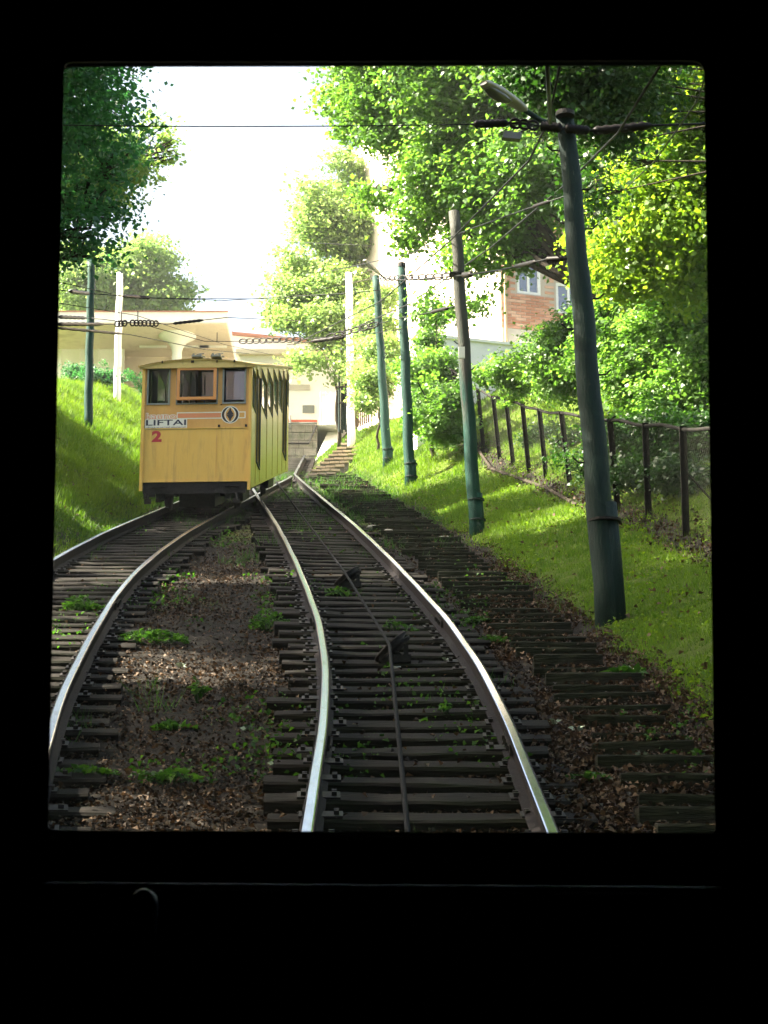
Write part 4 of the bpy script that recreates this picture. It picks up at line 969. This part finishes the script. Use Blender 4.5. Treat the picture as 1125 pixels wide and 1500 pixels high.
for a_, b_, c_, d_ in zip(fb[:-1], fb[1:], ft[:-1], ft[1:]):   # chain-link panels
    wd = np.linalg.norm((b_-a_)); n = max(3, int(wd/.085)); hgt = np.linalg.norm(c_-a_); m_ = max(3, int(hgt/.085))
    P_ = lambda u, v: (a_*(1-u)+b_*u)*(1-v) + (c_*(1-u)+d_*u)*v
    for s_ in (1, -1):
        for k in range(-m_, n+1):
            u0, v0, u1, v1 = k/n, 0.0, (k+m_)/n, 1.0
            if u0 < 0: v0 = -u0/(u1-u0); u0 = 0
            if u1 > 1: v1 = v0+(1-u0)/((k+m_)/n-(k/n))*1.0; v1 = min(1, v1); u1 = 1
            if u1 <= u0 or v1 <= v0: continue
            if s_ < 0: u0, u1 = 1-u0, 1-u1
            p, q_ = P_(u0, v0), P_(u1, v1); e = np.array([0, 0, .0025])
            g.poly([p-e, q_-e, q_+e, p+e])
o = fn_.part('wire_mesh', g, 'mesh_wire', kind='stuff')
for k in (2,):
    p, _ = hit(1045, 735); fn_.part('brace', G().tube([p, ft[1]+(fb[1]-ft[1])*.4], .014, 6), 'fence_dark')
g = G(); g.tube([fb[9]+(ft[9]-fb[9])*0+np.array([-.15, 0, 0]), hit(720, 690)[0]+np.array([0,0,.05]), hit(800, 718)[0]+np.array([0,0,.04]), hit(845, 745)[0]+np.array([0,0,.05])], .03, 7)
single('fallen_branch', g, 'bark', 'thin dark fallen branch lying along the foot of the right fence', 'branch')

# ------------------------------------------------------------------ grass, weeds and fallen leaves
def blades(X, Y, hgt, wid, tintv, name, m, label, kind='stuff', lay=.35):
    n = len(X); hgt = hgt*np.clip(.95+.9*fnoise(X*2.5, Y*2.5, 1.7)+.4*(rng.random(n) > .97), .45, 2.4); Z = H(X, Y)-.01; a_ = rng.uniform(0, 6.28, n); ln = rng.normal(0, lay, (n, 2))*hgt[:, None]
    b0 = np.stack([X-np.cos(a_)*wid, Y-np.sin(a_)*wid, Z], 1); b1 = np.stack([X+np.cos(a_)*wid, Y+np.sin(a_)*wid, Z], 1)
    tp = np.stack([X+ln[:, 0], Y+ln[:, 1], Z+hgt], 1)
    V = np.stack([b0, b1, tp], 1).reshape(-1, 3); F = np.arange(3*n).reshape(n, 3)
    o = bulk(name, V, F, m, tintv); tag(o, label, 'grass', None, kind); return o
def scatter(n, x0, x1, z0, z1, keep):
    X = rng.uniform(x0, x1, n); z = z0*(z1/z0)**rng.random(n); Y = (z+.5586)/1.0495
    k = keep(X, Y, z); return X[k], Y[k], z[k]
def kR(X, Y, z):
    d = X-np.interp(z, FOOT_Z, FOOT_X); return (d > .05) & (X/z < .19) & (rng.random(len(X)) < turf_mask(X, Y)*(.55+.45*(fnoise(X*3, Y*3, 1.2) > -.1)))
X, Y, z = scatter(620000, -2.2, 6.5, 11.5, 62, kR)
blades(X, Y, rng.uniform(.03, .085, len(X))*np.interp(z, [15, 50], [.95, 1.7]), .0045*np.interp(z, [15, 50], [.9, 2.6]), np.clip(.35+.3*fnoise(X, Y, 1.5)+rng.normal(0, .2, len(X)), 0, 1), 'bank_grass', 'grass_blade', 'short mown grass on the right bank')
def kL(X, Y, z): return (X < -4.3) & (X/z > -.19) & (rng.random(len(X)) < turf_mask(X, Y))
X, Y, z = scatter(300000, -11.5, -4.3, 23, 62, kL)
blades(X, Y, rng.uniform(.05, .13, len(X))*np.interp(z, [25, 60], [1, 1.6]), .007*np.interp(z, [25, 60], [1, 2.0]), np.clip(.4+.3*fnoise(X, Y, 1.5)+rng.normal(0, .2, len(X)), 0, 1), 'bank_grass', 'grass_blade', 'grass on the left bank')
# grass between the rails near the switch and in tufts along the tracks
def kT(X, Y, z):
    f = np.clip(fnoise(X*2.2, Y*1.1, 1.4)*.9-.35+np.interp(z, [9, 24, 34, 40], [-.25, -.05, .35, .9]), 0, 1); return (rng.random(len(X)) < f) & (X < np.interp(z, FOOT_Z, FOOT_X)+.2)
X, Y, z = scatter(260000, -4.9, 2.1, 9, 52, kT)
blades(X, Y, rng.uniform(.03, .16, len(X)), .005*np.interp(z, [10, 50], [.8, 2.2]), rng.uniform(.1, .9, len(X)), 'track_weeds', 'weed', 'low green weeds sprouting among the sleepers', lay=.5)

def leafpatch(X, Y, size, tintv, name, m, label, cat='fallen leaves', up=.03, tilt=.5):
    n = len(X); nrm = rng.normal(0, tilt, (n, 3)); nrm[:, 2] += 1; nrm /= np.linalg.norm(nrm, axis=1)[:, None]
    c = np.stack([X, Y, H(X, Y)+rng.uniform(.0, up, n)], 1); V, F = leaves(c, nrm, size, .5, .75)
    o = bulk(name, V, F, m, tintv); tag(o, label, cat, None, 'stuff'); return o
def kM(X, Y, z):
    d = X-np.interp(z, FOOT_Z, FOOT_X)
    w = np.clip(.55+.6*fnoise(X*2, Y*2, 1.0), .12, 1); return (rng.random(len(X)) < w*np.interp(z, [9, 26, 45], [1, .8, .25])) & (d < .38) & (X > -4.5)
X, Y, z = scatter(260000, -4.5, 2.5, 8.8, 48, kM)
leafpatch(X, Y, rng.uniform(.012, .042, len(X)), rng.random(len(X))**1.6, 'fallen_leaves', 'litter', 'brown fallen leaves covering the ground between and beside the tracks')
X, Y, z = scatter(26000, .9, 2.6, 9.2, 26, lambda X, Y, z: (X > cr(14)+.75) & (X < np.interp(z, FOOT_Z, FOOT_X)+.22) & (fnoise(X*2, Y*2, .9) > -.25))
leafpatch(X, Y, rng.uniform(.02, .055, len(X)), .25+.75*rng.random(len(X))**1.4, 'fallen_leaves', 'litter', 'thick brown leaf litter drifted over the timber steps', up=.07)
def kF(X, Y, z):
    d = X-np.interp(z, FOOT_Z, FOOT_X)-fence_off(z); return np.abs(d-.1) < .32
X, Y, z = scatter(26000, 1, 6, 15, 47, kF)
leafpatch(X, Y, rng.uniform(.03, .07, len(X)), rng.random(len(X))**1.3, 'fallen_leaves', 'litter', 'reddish brown fallen leaves banked along the foot of the fence')
# leafy ground cover low plants by the tracks
def kW(X, Y, z): return (fnoise(X*1.6, Y*.8, 1.3) > .22) & (rng.random(len(X)) < .8) & (X < np.interp(z, FOOT_Z, FOOT_X)+.1)
X, Y, z = scatter(24000, -4.6, 2.2, 12, 42, kW)
leafpatch(X, Y, rng.uniform(.02, .055, len(X)), rng.random(len(X)), 'ground_cover', 'weed', 'small leafy seedlings among the sleepers', 'ground cover', up=.10, tilt=.7)

# leaves lying on the sleepers themselves
pp = []
for f_, z_ in SLP:
    for k in range(rng.poisson(9 if z_ < 25 else 6)):
        q_ = track_pt(f_, z_+rng.uniform(-.12, .12), rng.uniform(-.86, .86), -.142+rng.uniform(0, .012)); pp.append(q_)
for xm_, Y_, w_ in STP:
    for k in range(rng.poisson(16)):
        yy = Y_+rng.uniform(-.07, .07); pp.append(np.array([xm_+rng.uniform(-.5, .5)*w_, yy, plane_z(yy)-.145+rng.uniform(0, .015)]))
pp = np.array(pp); nrm = rng.normal(0, .4, pp.shape); nrm[:, 2] += 1; nrm /= np.linalg.norm(nrm, axis=1)[:, None]
V, F = leaves(pp, nrm, rng.uniform(.02, .055, len(pp)), .5, .75)
tag(bulk('fallen_leaves', V, F, 'litter', rng.random(len(pp))**1.5), 'scattered dry leaf scraps lying on top of the sleepers', 'fallen leaves', None, 'stuff')
def kC(X, Y, z):
    d = X-np.interp(z, FOOT_Z, FOOT_X); return ((d > .1) | (X < -4.6)) & (fnoise(X*2, Y*2, 1.5) > .05) & (np.abs(X/z) < .19)
X, Y, z = scatter(90000, -9, 6, 12, 45, kC)
leafpatch(X, Y, rng.uniform(.02, .05, len(X)), rng.random(len(X)), 'clover', 'grass_blade', 'clover and broad leaved weeds in the bank turf', 'ground cover', up=.09, tilt=.6)
X, Y, z = scatter(5000, -9, 6, 12, 45, lambda X, Y, z: (X-np.interp(z, FOOT_Z, FOOT_X) > .1) | (X < -4.6))
leafpatch(X, Y, rng.uniform(.03, .07, len(X)), .5+.5*rng.random(len(X)), 'fallen_leaves', 'litter', 'single dry leaves scattered over the grass banks', up=.10, tilt=.6)

def weed(px, py, r, hgt, n, leaf, label, m='weed', name='weed_plant'):
    c, z = hit(px, py); t = Thing(name, c, label, 'plant', 'weeds growing on the tracks'); k = n
    th = rng.uniform(0, 6.28, k); rr = r*np.sqrt(rng.random(k)); hh = hgt*(1-.6*(rr/r)**2)*rng.uniform(.3, 1, k)
    p = np.stack([c[0]+rr*np.cos(th), c[1]+rr*np.sin(th), c[2]+hh], 1); nrm = rng.normal(0, .45, (k, 3)); nrm[:, 2] += 1; nrm /= np.linalg.norm(nrm, axis=1)[:, None]
    V, F = leaves(p, nrm, leaf*rng.uniform(.6, 1.3, k), .3, .6); bulk('leaves', V, F, m, rng.random(k), t.o, c)
    g = G()
    for i in range(0, k, max(1, k//18)): g.tube([c+(p[i]-c)*np.array([.2, .2, 0]), p[i]], .003, 4, False)
    t.part('stems', g, m)
for a_ in [(225, 945, .32, .14, 420, .06, 'feathery green weed patch on the earth between the two tracks'),
           (395, 925, .20, .22, 300, .05, 'bushy green weed against the left rail of the right hand track'),
           (495, 880, .17, .16, 90, .08, 'broad leaved weed in the middle of the right hand track beyond the near roller'),
           (915, 1000, .20, .13, 60, .11, 'bright leafy seedling on the timber steps near the grass edge'),
           (600, 935, .07, .22, 16, .09, 'tall seedling just right of the near cable roller'),
           (655, 1062, .06, .20, 14, .08, 'small upright seedling between the rails right of the cable'),
           (575, 930, .10, .18, 40, .06, 'rounded sprig standing right behind the near cable roller'),
           (722, 945, .18, .09, 160, .05, 'low weed outside the right rail beside the steps'),
           (290, 1030, .06, .22, 16, .09, 'single tall seedling on the bare earth between the tracks'),
           (120, 905, .22, .25, 220, .07, 'weed clump inside the left hand track near the window edge'),
           (255, 1070, .16, .06, 40, .08, 'flat leafy weed on the earth below the tall seedling'),
           (250, 1150, .20, .10, 70, .07, 'dark weed on the earth near the bottom of the window'),
           (700, 915, .16, .08, 150, .045, 'small feathery weed by the steps above the low one'),
           (860, 1150, .14, .10, 60, .06, 'ragged plant at the lower end of the timber steps'),
           (120, 1140, .22, .08, 120, .06, 'weed patch at the lower left over the sleeper ends'),
           (745, 860, .16, .08, 110, .05, 'weed tuft between rail and steps halfway up')]:
    weed(*a_)
# large pale fallen leaves
def bigleaf(px, py, s, label, m='white_leaf'):
    c, z = hit(px, py); g = G(); n = 15; a0 = random.uniform(0, 6)
    pts = [c+np.array([s*(1 if k % 2 else .5)*math.cos(a0+2*math.pi*k/n), s*(1 if k % 2 else .5)*math.sin(a0+2*math.pi*k/n), .05+.02*math.sin(k)]) for k in range(n)]
    cc = c+np.array([0, 0, .035])
    for k in range(n): g.poly([cc, pts[k], pts[(k+1) % n]])
    single('maple_leaf', g, m, label, 'leaf', group='pale fallen maple leaves')
M['white_leaf'] = mat('pale_leaf_underside', (0.30, 0.36, 0.26), 0.6)
for (x, y, s, lb) in ((928, 988, .07, 'pale leaf lying on the steps below the bright seedling'), (992, 1208, .08, 'pale leaf at the bottom right corner of the window'), (940, 1118, .06, 'pale leaf on the lower steps near the right edge'),
                      (845, 1078, .06, 'pale leaf on the upper lower steps left of the right edge'), (265, 983, .05, 'pale leaf on the bare earth between the tracks'), (403, 1130, .05, 'pale leaf by the left rail near the bottom'),
                      (812, 1068, .05, 'pale green leaf beside the right rail'), (950, 1125, .05, 'pale leaf on dark sleepers below the steps leaf'), (655, 975, .05, 'pale leaf just right of the roller bracket'), (362, 1078, .05, 'pale leaf between the tracks in the lower half')):
    bigleaf(x, y, s, lb)
# loose stones
for i, (x, y, s, lb) in enumerate(((650, 792, .09, 'white rounded stone at the top of the near steps by the bank'), (580, 985, .05, 'pale stone chip under the roller bracket'), (570, 783, .10, 'broken pale slab lying between rail and steps'), (545, 775, .08, 'small tan slab above the broken slab'))):
    c, z = hit(x, y); g = G(); r_ = random.Random(i)
    for la in range(5):
        for lo in range(9):
            th = math.pi*la/4; ph = 2*math.pi*lo/9; q_ = s*(.8+.3*r_.random()); g.v.append(tuple(c+np.array([q_*1.2*math.sin(th)*math.cos(ph), q_*math.sin(th)*math.sin(ph), q_*.5*math.cos(th)+.03])))
    for la in range(4):
        for lo in range(9): a_, b_ = la*9+lo, la*9+(lo+1) % 9; g.f.append((a_, b_, b_+9, a_+9))
    single('loose_stone', g, 'moss_rock', lb, 'stone', group='loose stones', smooth=True)

# ------------------------------------------------------------------ buildings
def basis(p, q_):
    d = np.array(q_)-np.array(p); d[2] = 0; L_ = np.linalg.norm(d); return d/L_, L_
def wallbox(g, o, u, a, b, z0, z1, t0, t1, nrm):
    """slab on wall with origin o, along u from a..b, z0..z1, between depths t0..t1 along outward normal nrm"""
    c = o + u*(a+b)/2 + nrm*(t0+t1)/2; g.quadbox((c[0], c[1], (z0+z1)/2), u*(b-a)/2, nrm*(t1-t0)/2, (0, 0, (z1-z0)/2))
# brick house
hc = at(735, 480, 50.0); u1 = np.array([1, .32, 0])/math.hypot(1, .32); n1 = np.array([u1[1], -u1[0], 0]); u2 = -n1; n2 = -u1   # u2 runs away up the hill
house = Thing('brick_house', (hc[0], hc[1], hc[2]-3), 'red brick house with pale pink side wall behind the maple', 'house')
zB = hc[2]; z_pl = zB - .75; z_top = zB+11
g = G(); c_in = hc + u1*5.5 + u2*6.0
def hb(g, a0, a1, b0, b1, z0, z1):
    c = hc + u1*(a0+a1)/2 + u2*(b0+b1)/2; g.quadbox((c[0], c[1], (z0+z1)/2), u1*(a1-a0)/2, u2*(b1-b0)/2, (0, 0, (z1-z0)/2))
# front (brick) wall split around openings
ops = [(.42, 1.05, zB+.95, zB+2.35), (1.45, 2.15, zB+.55, zB+1.35), (3.2, 4.1, zB+.95, zB+2.35), (5.6, 6.5, zB+.95, zB+2.35), (.42, 1.15, zB+3.9, zB+5.3), (3.2, 4.1, zB+3.9, zB+5.3), (5.6, 6.5, zB+3.9, zB+5.3)]
low_ops = [(.40, .88, z_pl+.08, z_pl+.50), (1.25, 1.85, z_pl+.10, z_pl+.55)]
def wall_with_holes(a0, a1, z0, z1, holes, d0, d1, m, name):
    zs_ = sorted({z0, z1} | {h[2] for h in holes} | {h[3] for h in holes}); g = G()
    for k in range(len(zs_)-1):
        za, zb_ = zs_[k], zs_[k+1]; zm = (za+zb_)/2; cut = sorted([(h[0], h[1]) for h in holes if h[2] < zm < h[3]]); last = a0
        for x, y in cut:
            if x > last: hb(g, last, x, d0, d1, za, zb_)
            last = y
        if last < a1: hb(g, last, a1, d0, d1, za, zb_)
    return house.part(name, g, m)
bw = wall_with_holes(0, 11, zB, z_top, ops, 0, .25, 'brick_mortar', 'front_wall')
pw = wall_with_holes(0, 11, z_pl-3.2, zB, low_ops, -.02, .25, 'plinth', 'plinth')
g = G(); hb(g, 0, .2, .25, 12, z_pl-3, z_top); sw = house.part('side_wall', g, 'render_pink', label='pale pink rendered side wall in full sun')
g = G(); hb(g, -.02, 0, .0, .25, zB, z_top); house.part('corner_strip', g, 'render_pink', parent=sw)
g = G(); hb(g, .2, 11, 11.7, 12, z_pl-3, z_top); hb(g, 10.8, 11, .25, 11.7, z_pl-3, z_top); house.part('rear_wall', g, 'render_pink')
g = G(); hb(g, -.4, 11.4, -.4, 12.4, z_top, z_top+.2); house.part('roof', g, 'copper_edge')
def brick_mesh(k):
    g = G(); g.box(-.118, .118, -.012, .012, -.030, .030); me = bpy.data.meshes.new('brick'); me.from_pydata(g.v, [], g.f)
    me.materials.append(M['brick']); me.materials[0] = BR[k]; me.update(); return me
BR = [mat('brick_tone', c_, .85, tuple(min(1, v*1.25) for v in c_), 6, bump=.3) for c_ in ((.40, .19, .12), (.48, .26, .18), (.36, .17, .11), (.54, .34, .25))]
bm_ = [brick_mesh(k) for k in range(4)]
rot = math.atan2(u1[1], u1[0]); cnt = 0; gb = G(); row = 0; zz = zB+.04
while zz < z_top-.04:
    off = .128 if row % 2 else 0.0; a_ = .12+off
    if row % 2: pass
    while a_ < 10.9:
        if not any(h[0]-.10 < a_ < h[1]+.10 and h[2]-.03 < zz < h[3]+.03 for h in ops):
            c = hc + u1*a_ - u2*.004
            if cnt < 290 and a_ < 2.2 and zz < zB+2.6:
                o = bpy.data.objects.new('brick', bm_[random.choice((0, 0, 1, 1, 2, 3))]); link(o, bw); o.location = (c[0]-house.loc[0], c[1]-house.loc[1], zz-house.loc[2]); o.rotation_euler = (0, 0, rot); cnt += 1
            elif a_ < 8: gb.quadbox((c[0], c[1], zz), u1*.118, u2*.012, (0, 0, .030))
        a_ += .256
    zz += .077; row += 1
house.part('brickwork', gb, 'brick', parent=bw, kind='stuff')
def house_window(a0, a1, z0, z1, mull=True, cur=False):
    g = G(); w = .07
    hb(g, a0, a1, .02, .10, z0, z0+w); hb(g, a0, a1, .02, .10, z1-w, z1); hb(g, a0, a0+w, .02, .10, z0+w, z1-w); hb(g, a1-w, a1, .02, .10, z0+w, z1-w)
    if mull: hb(g, (a0+a1)/2-.03, (a0+a1)/2+.03, .03, .09, z0+w, z1-w)
    f_ = house.part('window', g, 'window_white'); g = G(); hb(g, a0+w, a1-w, .055, .06, z0+w, z1-w); house.part('pane', g, 'glass_house', parent=f_)
    g = G(); hb(g, a0+.02, a1-.02, .16, .17, z0, z1); house.part('curtain', g, 'curtain', parent=f_)
for o_ in ops: house_window(*o_)
for o_ in low_ops: house_window(*o_, mull=False)
g = G(); hb(g, .06, .12, -.08, -.02, z_pl, z_top); house.part('drainpipe', g, 'tan')
g = G(); hb(g, -2.5, 11, -.9, -.6, z_pl-3.5, z_pl-.02); hb(g, -2.55, 11, -.95, -.55, z_pl-.02, z_pl+.05)
gw = G()
c0 = hc + u1*-2.5 + u2*-.75
gwo = mk('garden_wall', g, 'white_paint', None, c0); gwo.location = tuple(c0); tag(gwo, 'low white garden wall in front of the brick house', 'wall')

# station canopy on the left
zc_ = 66.0
A0 = at(30, 457, zc_); A1 = at(333, 457, zc_)
can = Thing('canopy_building', (A0[0], A0[1], plane_z(62)), 'cream station pavilion with a flat overhanging roof and trumpet column', 'building')
ud, Lc = basis(A0, A1); nd = np.array([ud[1], -ud[0], 0])   # nd points to the camera side
zr = A1[2]
def cb(g, a0, a1, t0, t1, z0, z1): wallbox(g, A0, ud, a0, a1, z0, z1, t0, t1, nd)
g = G(); cb(g, 0, Lc, -3.6, 0, zr-.36, zr); rf = can.part('roof', g, 'white_paint')
g = G(); cb(g, -.03, Lc+.03, -.08, .03, zr, zr+.035); can.part('roof_edge', g, 'copper_edge', parent=rf)
g = G(); cb(g, .02, Lc-.02, -3.58, -.02, zr-.40, zr-.362); can.part('soffit', g, 'cream', parent=rf)
g = G(); cb(g, 0, Lc, -3.5, -3.3, zr-4.5, zr-.4); can.part('rear_wall', g, 'cream')
g = G(); cb(g, 0, 3.05, -2.7, -2.5, zr-4.5, zr-.4)
for k in range(5): cb(g, .3+k*.62, .36+k*.62, -2.5, -2.45, zr-4.5, zr-.4)
can.part('panel_wall', g, 'white_paint')
g = G(); cb(g, 3.05, 5.3, -3.28, -3.1, zr-4.5, zr-1.6); can.part('low_wall', g, 'tan')
g = G(); cb(g, 3.4, 4.1, -3.08, -3.0, zr-2.75, zr-2.05); f_ = can.part('window', g, 'window_white'); g = G(); cb(g, 3.46, 4.04, -3.0, -2.99, zr-2.69, zr-2.11); can.part('pane', g, 'glass_house', parent=f_)
g = G(); c = A0+ud*(Lc*(255-30)/(333-30))-nd*-.0 - nd*1.2; n = 20
prof_ = [(.16, -4.5), (.16, -.95), (.20, -.80), (.32, -.62), (.50, -.50), (.62, -.42), (.62, -.40)]
for r_, h_ in prof_:
    for k in range(n): a_ = 2*math.pi*k/n; g.v.append((c[0]+r_*math.cos(a_), c[1]+r_*math.sin(a_), zr+h_))
for i in range(len(prof_)-1):
    for k in range(n): a_, b_ = i*n+k, i*n+(k+1) % n; g.f.append((a_, b_, b_+n, a_+n))
can.part('column', g, 'white_paint', smooth=True)
for k, x in enumerate((3.6, 5.0, 5.6)):
    g = G(); cb(g, x, x+.9, -2.2, -2.1, zr-.47, zr-.41); can.part('ceiling_light', g, 'white_paint')
# lower hall to the right of it
A2 = at(334, 487, 72); A3 = at(470, 489, 73)
hall = Thing('station_hall', (A2[0], A2[1], plane_z(68)), 'low pale hall with a reddish roof line behind the car', 'building')
ud2, L2 = basis(A2, A3); nd2 = np.array([ud2[1], -ud2[0], 0]); zr2 = A2[2]
def c2(g, a0, a1, t0, t1, z0, z1): wallbox(g, A2, ud2, a0, a1, z0, z1, t0, t1, nd2)
g = G(); c2(g, -2, L2, -5, 0, zr2-6, zr2-.1); hall.part('wall', g, 'white_paint')
g = G(); c2(g, -2, L2+.1, -5.1, .15, zr2-.1, zr2); hall.part('roof', g, 'copper_edge')
for x in (.3, 1.3, 2.2):
    g = G(); c2(g, x, x+.6, 0, .03, zr2-1.4, zr2-.6); f_ = hall.part('window', g, 'window_white'); g = G(); c2(g, x+.05, x+.55, .03, .035, zr2-1.35, zr2-.65); hall.part('pane', g, 'glass_house', parent=f_)

# station front at the track end: white wall above a stone retaining wall
S0 = at(405, 662, 62.0); S1 = at(464, 662, 62.0)
stn = Thing('station_building', (S0[0], S0[1], S0[2]), 'white end wall of the upper station above the track', 'building')
zb = S0[2]; zw = at(430, 612, 62)[2]; zt_ = at(430, 548, 62)[2]; xa = S0[0]-1.2; xb = at(497, 600, 62.5)[0]; yw = S0[1]+.35
g = G(); g.box(xa, xb, yw, yw+6, zw-.05, zt_+.9); stn.part('wall', g, 'white_paint')
g = G(); g.box(xa-.1, xb+.15, yw-.2, yw+6.2, zt_+.9, zt_+1.05); stn.part('roof', g, 'cream')
g = G(); p = at(451, 592, 62.2); g.box(p[0]-.18, p[0]+.18, yw-.03, yw-.002, p[2]-.12, p[2]+.12); f_ = stn.part('window', g, 'car_trim')
g = G(); p = at(436, 558, 62.2); g.box(p[0]-.35, p[0]+.35, yw-.03, yw-.002, p[2]-.07, p[2]+.10); stn.part('vent', g, 'plinth')
g = G(); g.box(xa, S1[0], yw-.12, yw-.06, zw+.02, zw+.09); stn.part('red_rail', g, 'red_rail')
g = G(); g.tube([(xa, yw-.2, zw-.05), (S1[0], yw-.2, zw-.05)], .035, 8); g.tube([(xa+1.6, yw-.2, zw-.2), (xa+1.6, yw-.2, zw+.2)], .03, 8); stn.part('guard_rail', g, 'car_trim')
g = G(); g.tube([(xa, yw-.14, zb+.33), (S1[0]-.25, yw-.14, zb+.33), (S1[0]-.02, yw-.14, zw-.1)], .028, 8); stn.part('pipe', g, 'iron')
rw = Thing('retaining_wall', (S0[0], yw-.1, zb-.3), 'grey stone retaining wall below the station front', 'wall')
g = G(); g.box(xa, S1[0], yw-.06, yw+.3, zb-.6, zw-.06); rw.part('core', g, 'joint_and_riser_shade')
rows = 5; hh = (zw-.06-zb+.3)/rows
for r_ in range(rows):
    x = xa+.02-(r_ % 2)*.12
    while x < S1[0]-.05:
        w_ = random.uniform(.22, .42); x2 = min(x+w_, S1[0]); x1_ = max(x, xa)
        if x2-x1_ > .05:
            g = G(); g.box(x1_+.008, x2-.008, yw-.06-random.uniform(.02, .045), yw-.05, zb-.3+r_*hh+.01, zb-.3+(r_+1)*hh-.01); rw.part('stone', g, 'stone')
        x += w_
# white sloping stair cheek and railing
g = G(); p0, p1 = at(466, 690, 60), at(500, 610, 64.5)
for a_, b_ in ((0, 1),):
    d = np.array([.22, 0, 0]); g.poly([p0-d, p0+d, p1+d, p1-d]); 
    q0, q1 = p0-np.array([0,0,.9]), p1-np.array([0,0,1.6]); g.poly([p0-d, p1-d, q1-d, q0-d]); g.poly([p0+d, q0+d, q1+d, p1+d]); g.poly([p0-d, q0-d, q0+d, p0+d]); g.poly([p1-d, p1+d, q1+d, q1-d])
single('stair_cheek_wall', g, 'white_paint', 'sloping white parapet between the station wall and the stone stairs', 'wall')
rl = Thing('stair_railing', p0, 'small white metal railing at the head of the stone stairs', 'railing')
ps = [at(x, y, z) for x, y, z in ((471, 600, 61.5), (478, 600, 61.8), (485, 600, 62), (490, 600, 62.2))]
for k in range(7):
    f_ = k/6; p = at(470+f_*22, 604-f_*2, 61+f_); q_ = at(470+f_*22, 574+(4 if k % 2 else 0), 61+f_); rl.part('baluster', G().tube([p-np.array([0,0,.4]), q_], .022, 6), 'window_white')
rl.part('handrail', G().tube([at(469, 578, 61), at(493, 577, 62)], .028, 6), 'window_white')
# stone stairs climbing right of the track end
ss = Thing('stone_stairs', at(480, 690, 50), 'brown sandstone stairs climbing right to the station', 'stairs')
for k in range(10):
    f_ = k/9; xa_ = 450+f_*55; xb_ = 492+f_*58; y_ = 692-f_*50; z_ = 50+f_*9
    a_, b_ = at(xa_, y_, z_), at(xb_, y_-2, z_)
    n = 3
    for j in range(n):
        p = a_+(b_-a_)*(j+.5)/n; w_ = (b_-a_)[0]/n/2-.008
        g = G(); g.quadbox(p+np.array([0, .25, -.05-.02*random.random()]), (w_, 0, random.uniform(-.006, .006)), (0, .28, 0), (0, 0, .022+.008*random.random())); ss.part('step', g, 'step_stone')
    p = (a_+b_)/2; g = G(); g.quadbox(p+np.array([0, .32, -.5]), ((b_-a_)[0]/2-.01, 0, 0), (0, .3, 0), (0, 0, .42)); ss.part('riser', g, 'joint_and_riser_shade')  # darker than the treads: riser shading put into the colour
# board fence beside the white pole
bf = Thing('board_fence', at(520, 610, 59.5), 'weathered brown board fence beside the white concrete pole', 'fence')
for k in range(14):
    f_ = k/13; p = at(519+f_*38, 608-f_*14, 59.5+f_*1.5); q_ = at(519+f_*38, 575-f_*6+random.uniform(-2, 2), 59.5+f_*1.5)
    g = G(); g.quadbox((p+q_)/2-np.array([0,0,.2]), (.026, 0, 0), (0, .012, 0), tuple((q_-p)/2+np.array([0,0,.2]))); bf.part('board', g, 'board')
bf.part('rail', G().tube([at(517, 583, 59.7), at(558, 578, 61.2)], .03, 6), 'board')
gt = Thing('iron_gate', at(500, 620, 60), 'dark iron gate posts between the station wall and the white pole', 'gate')
for x, y0, y1 in ((497, 618, 545), (501, 620, 560), (507, 618, 545), (504, 615, 570)):
    gt.part('post', G().tube([at(x, y0, 60)-np.array([0,0,.3]), at(x, y1, 60.3)], .035, 8), 'green_pole_dark')
gt.part('bar', G().tube([at(496, 567, 60), at(508, 567, 60)], .03, 6), 'iron'); gt.part('bar', G().tube([at(496, 590, 60), at(508, 590, 60)], .03, 6), 'iron')
# low hedge at the canopy foot
bush('dark ground shrub at the foot of the pavilion', [B(150, 550, 58, .5, .2), B(120, 545, 60, .5, .15)], 120, 26, .18, .09, 'leaf_dark')

hz = G(); hz.box(-320, 320, -40, 330, -45, 75)
hm = bpy.data.materials.new('haze'); hm.use_nodes = True; nt = hm.node_tree; nt.nodes.remove(nt.nodes['Principled BSDF'])
pv = nt.nodes.new('ShaderNodeVolumePrincipled'); pv.inputs['Color'].default_value = (.93, .96, .95, 1); pv.inputs['Density'].default_value = 0.0005; pv.inputs['Anisotropy'].default_value = 0.2
nt.links.new(pv.outputs[0], nt.nodes['Material Output'].inputs['Volume'])
tag(mk('haze', hz, hm), kind='stuff')
# render settings
sc.render.engine = 'CYCLES'
sc.cycles.max_bounces = 8; sc.cycles.transparent_max_bounces = 12
sc.render.resolution_x = 768; sc.render.resolution_y = 1024
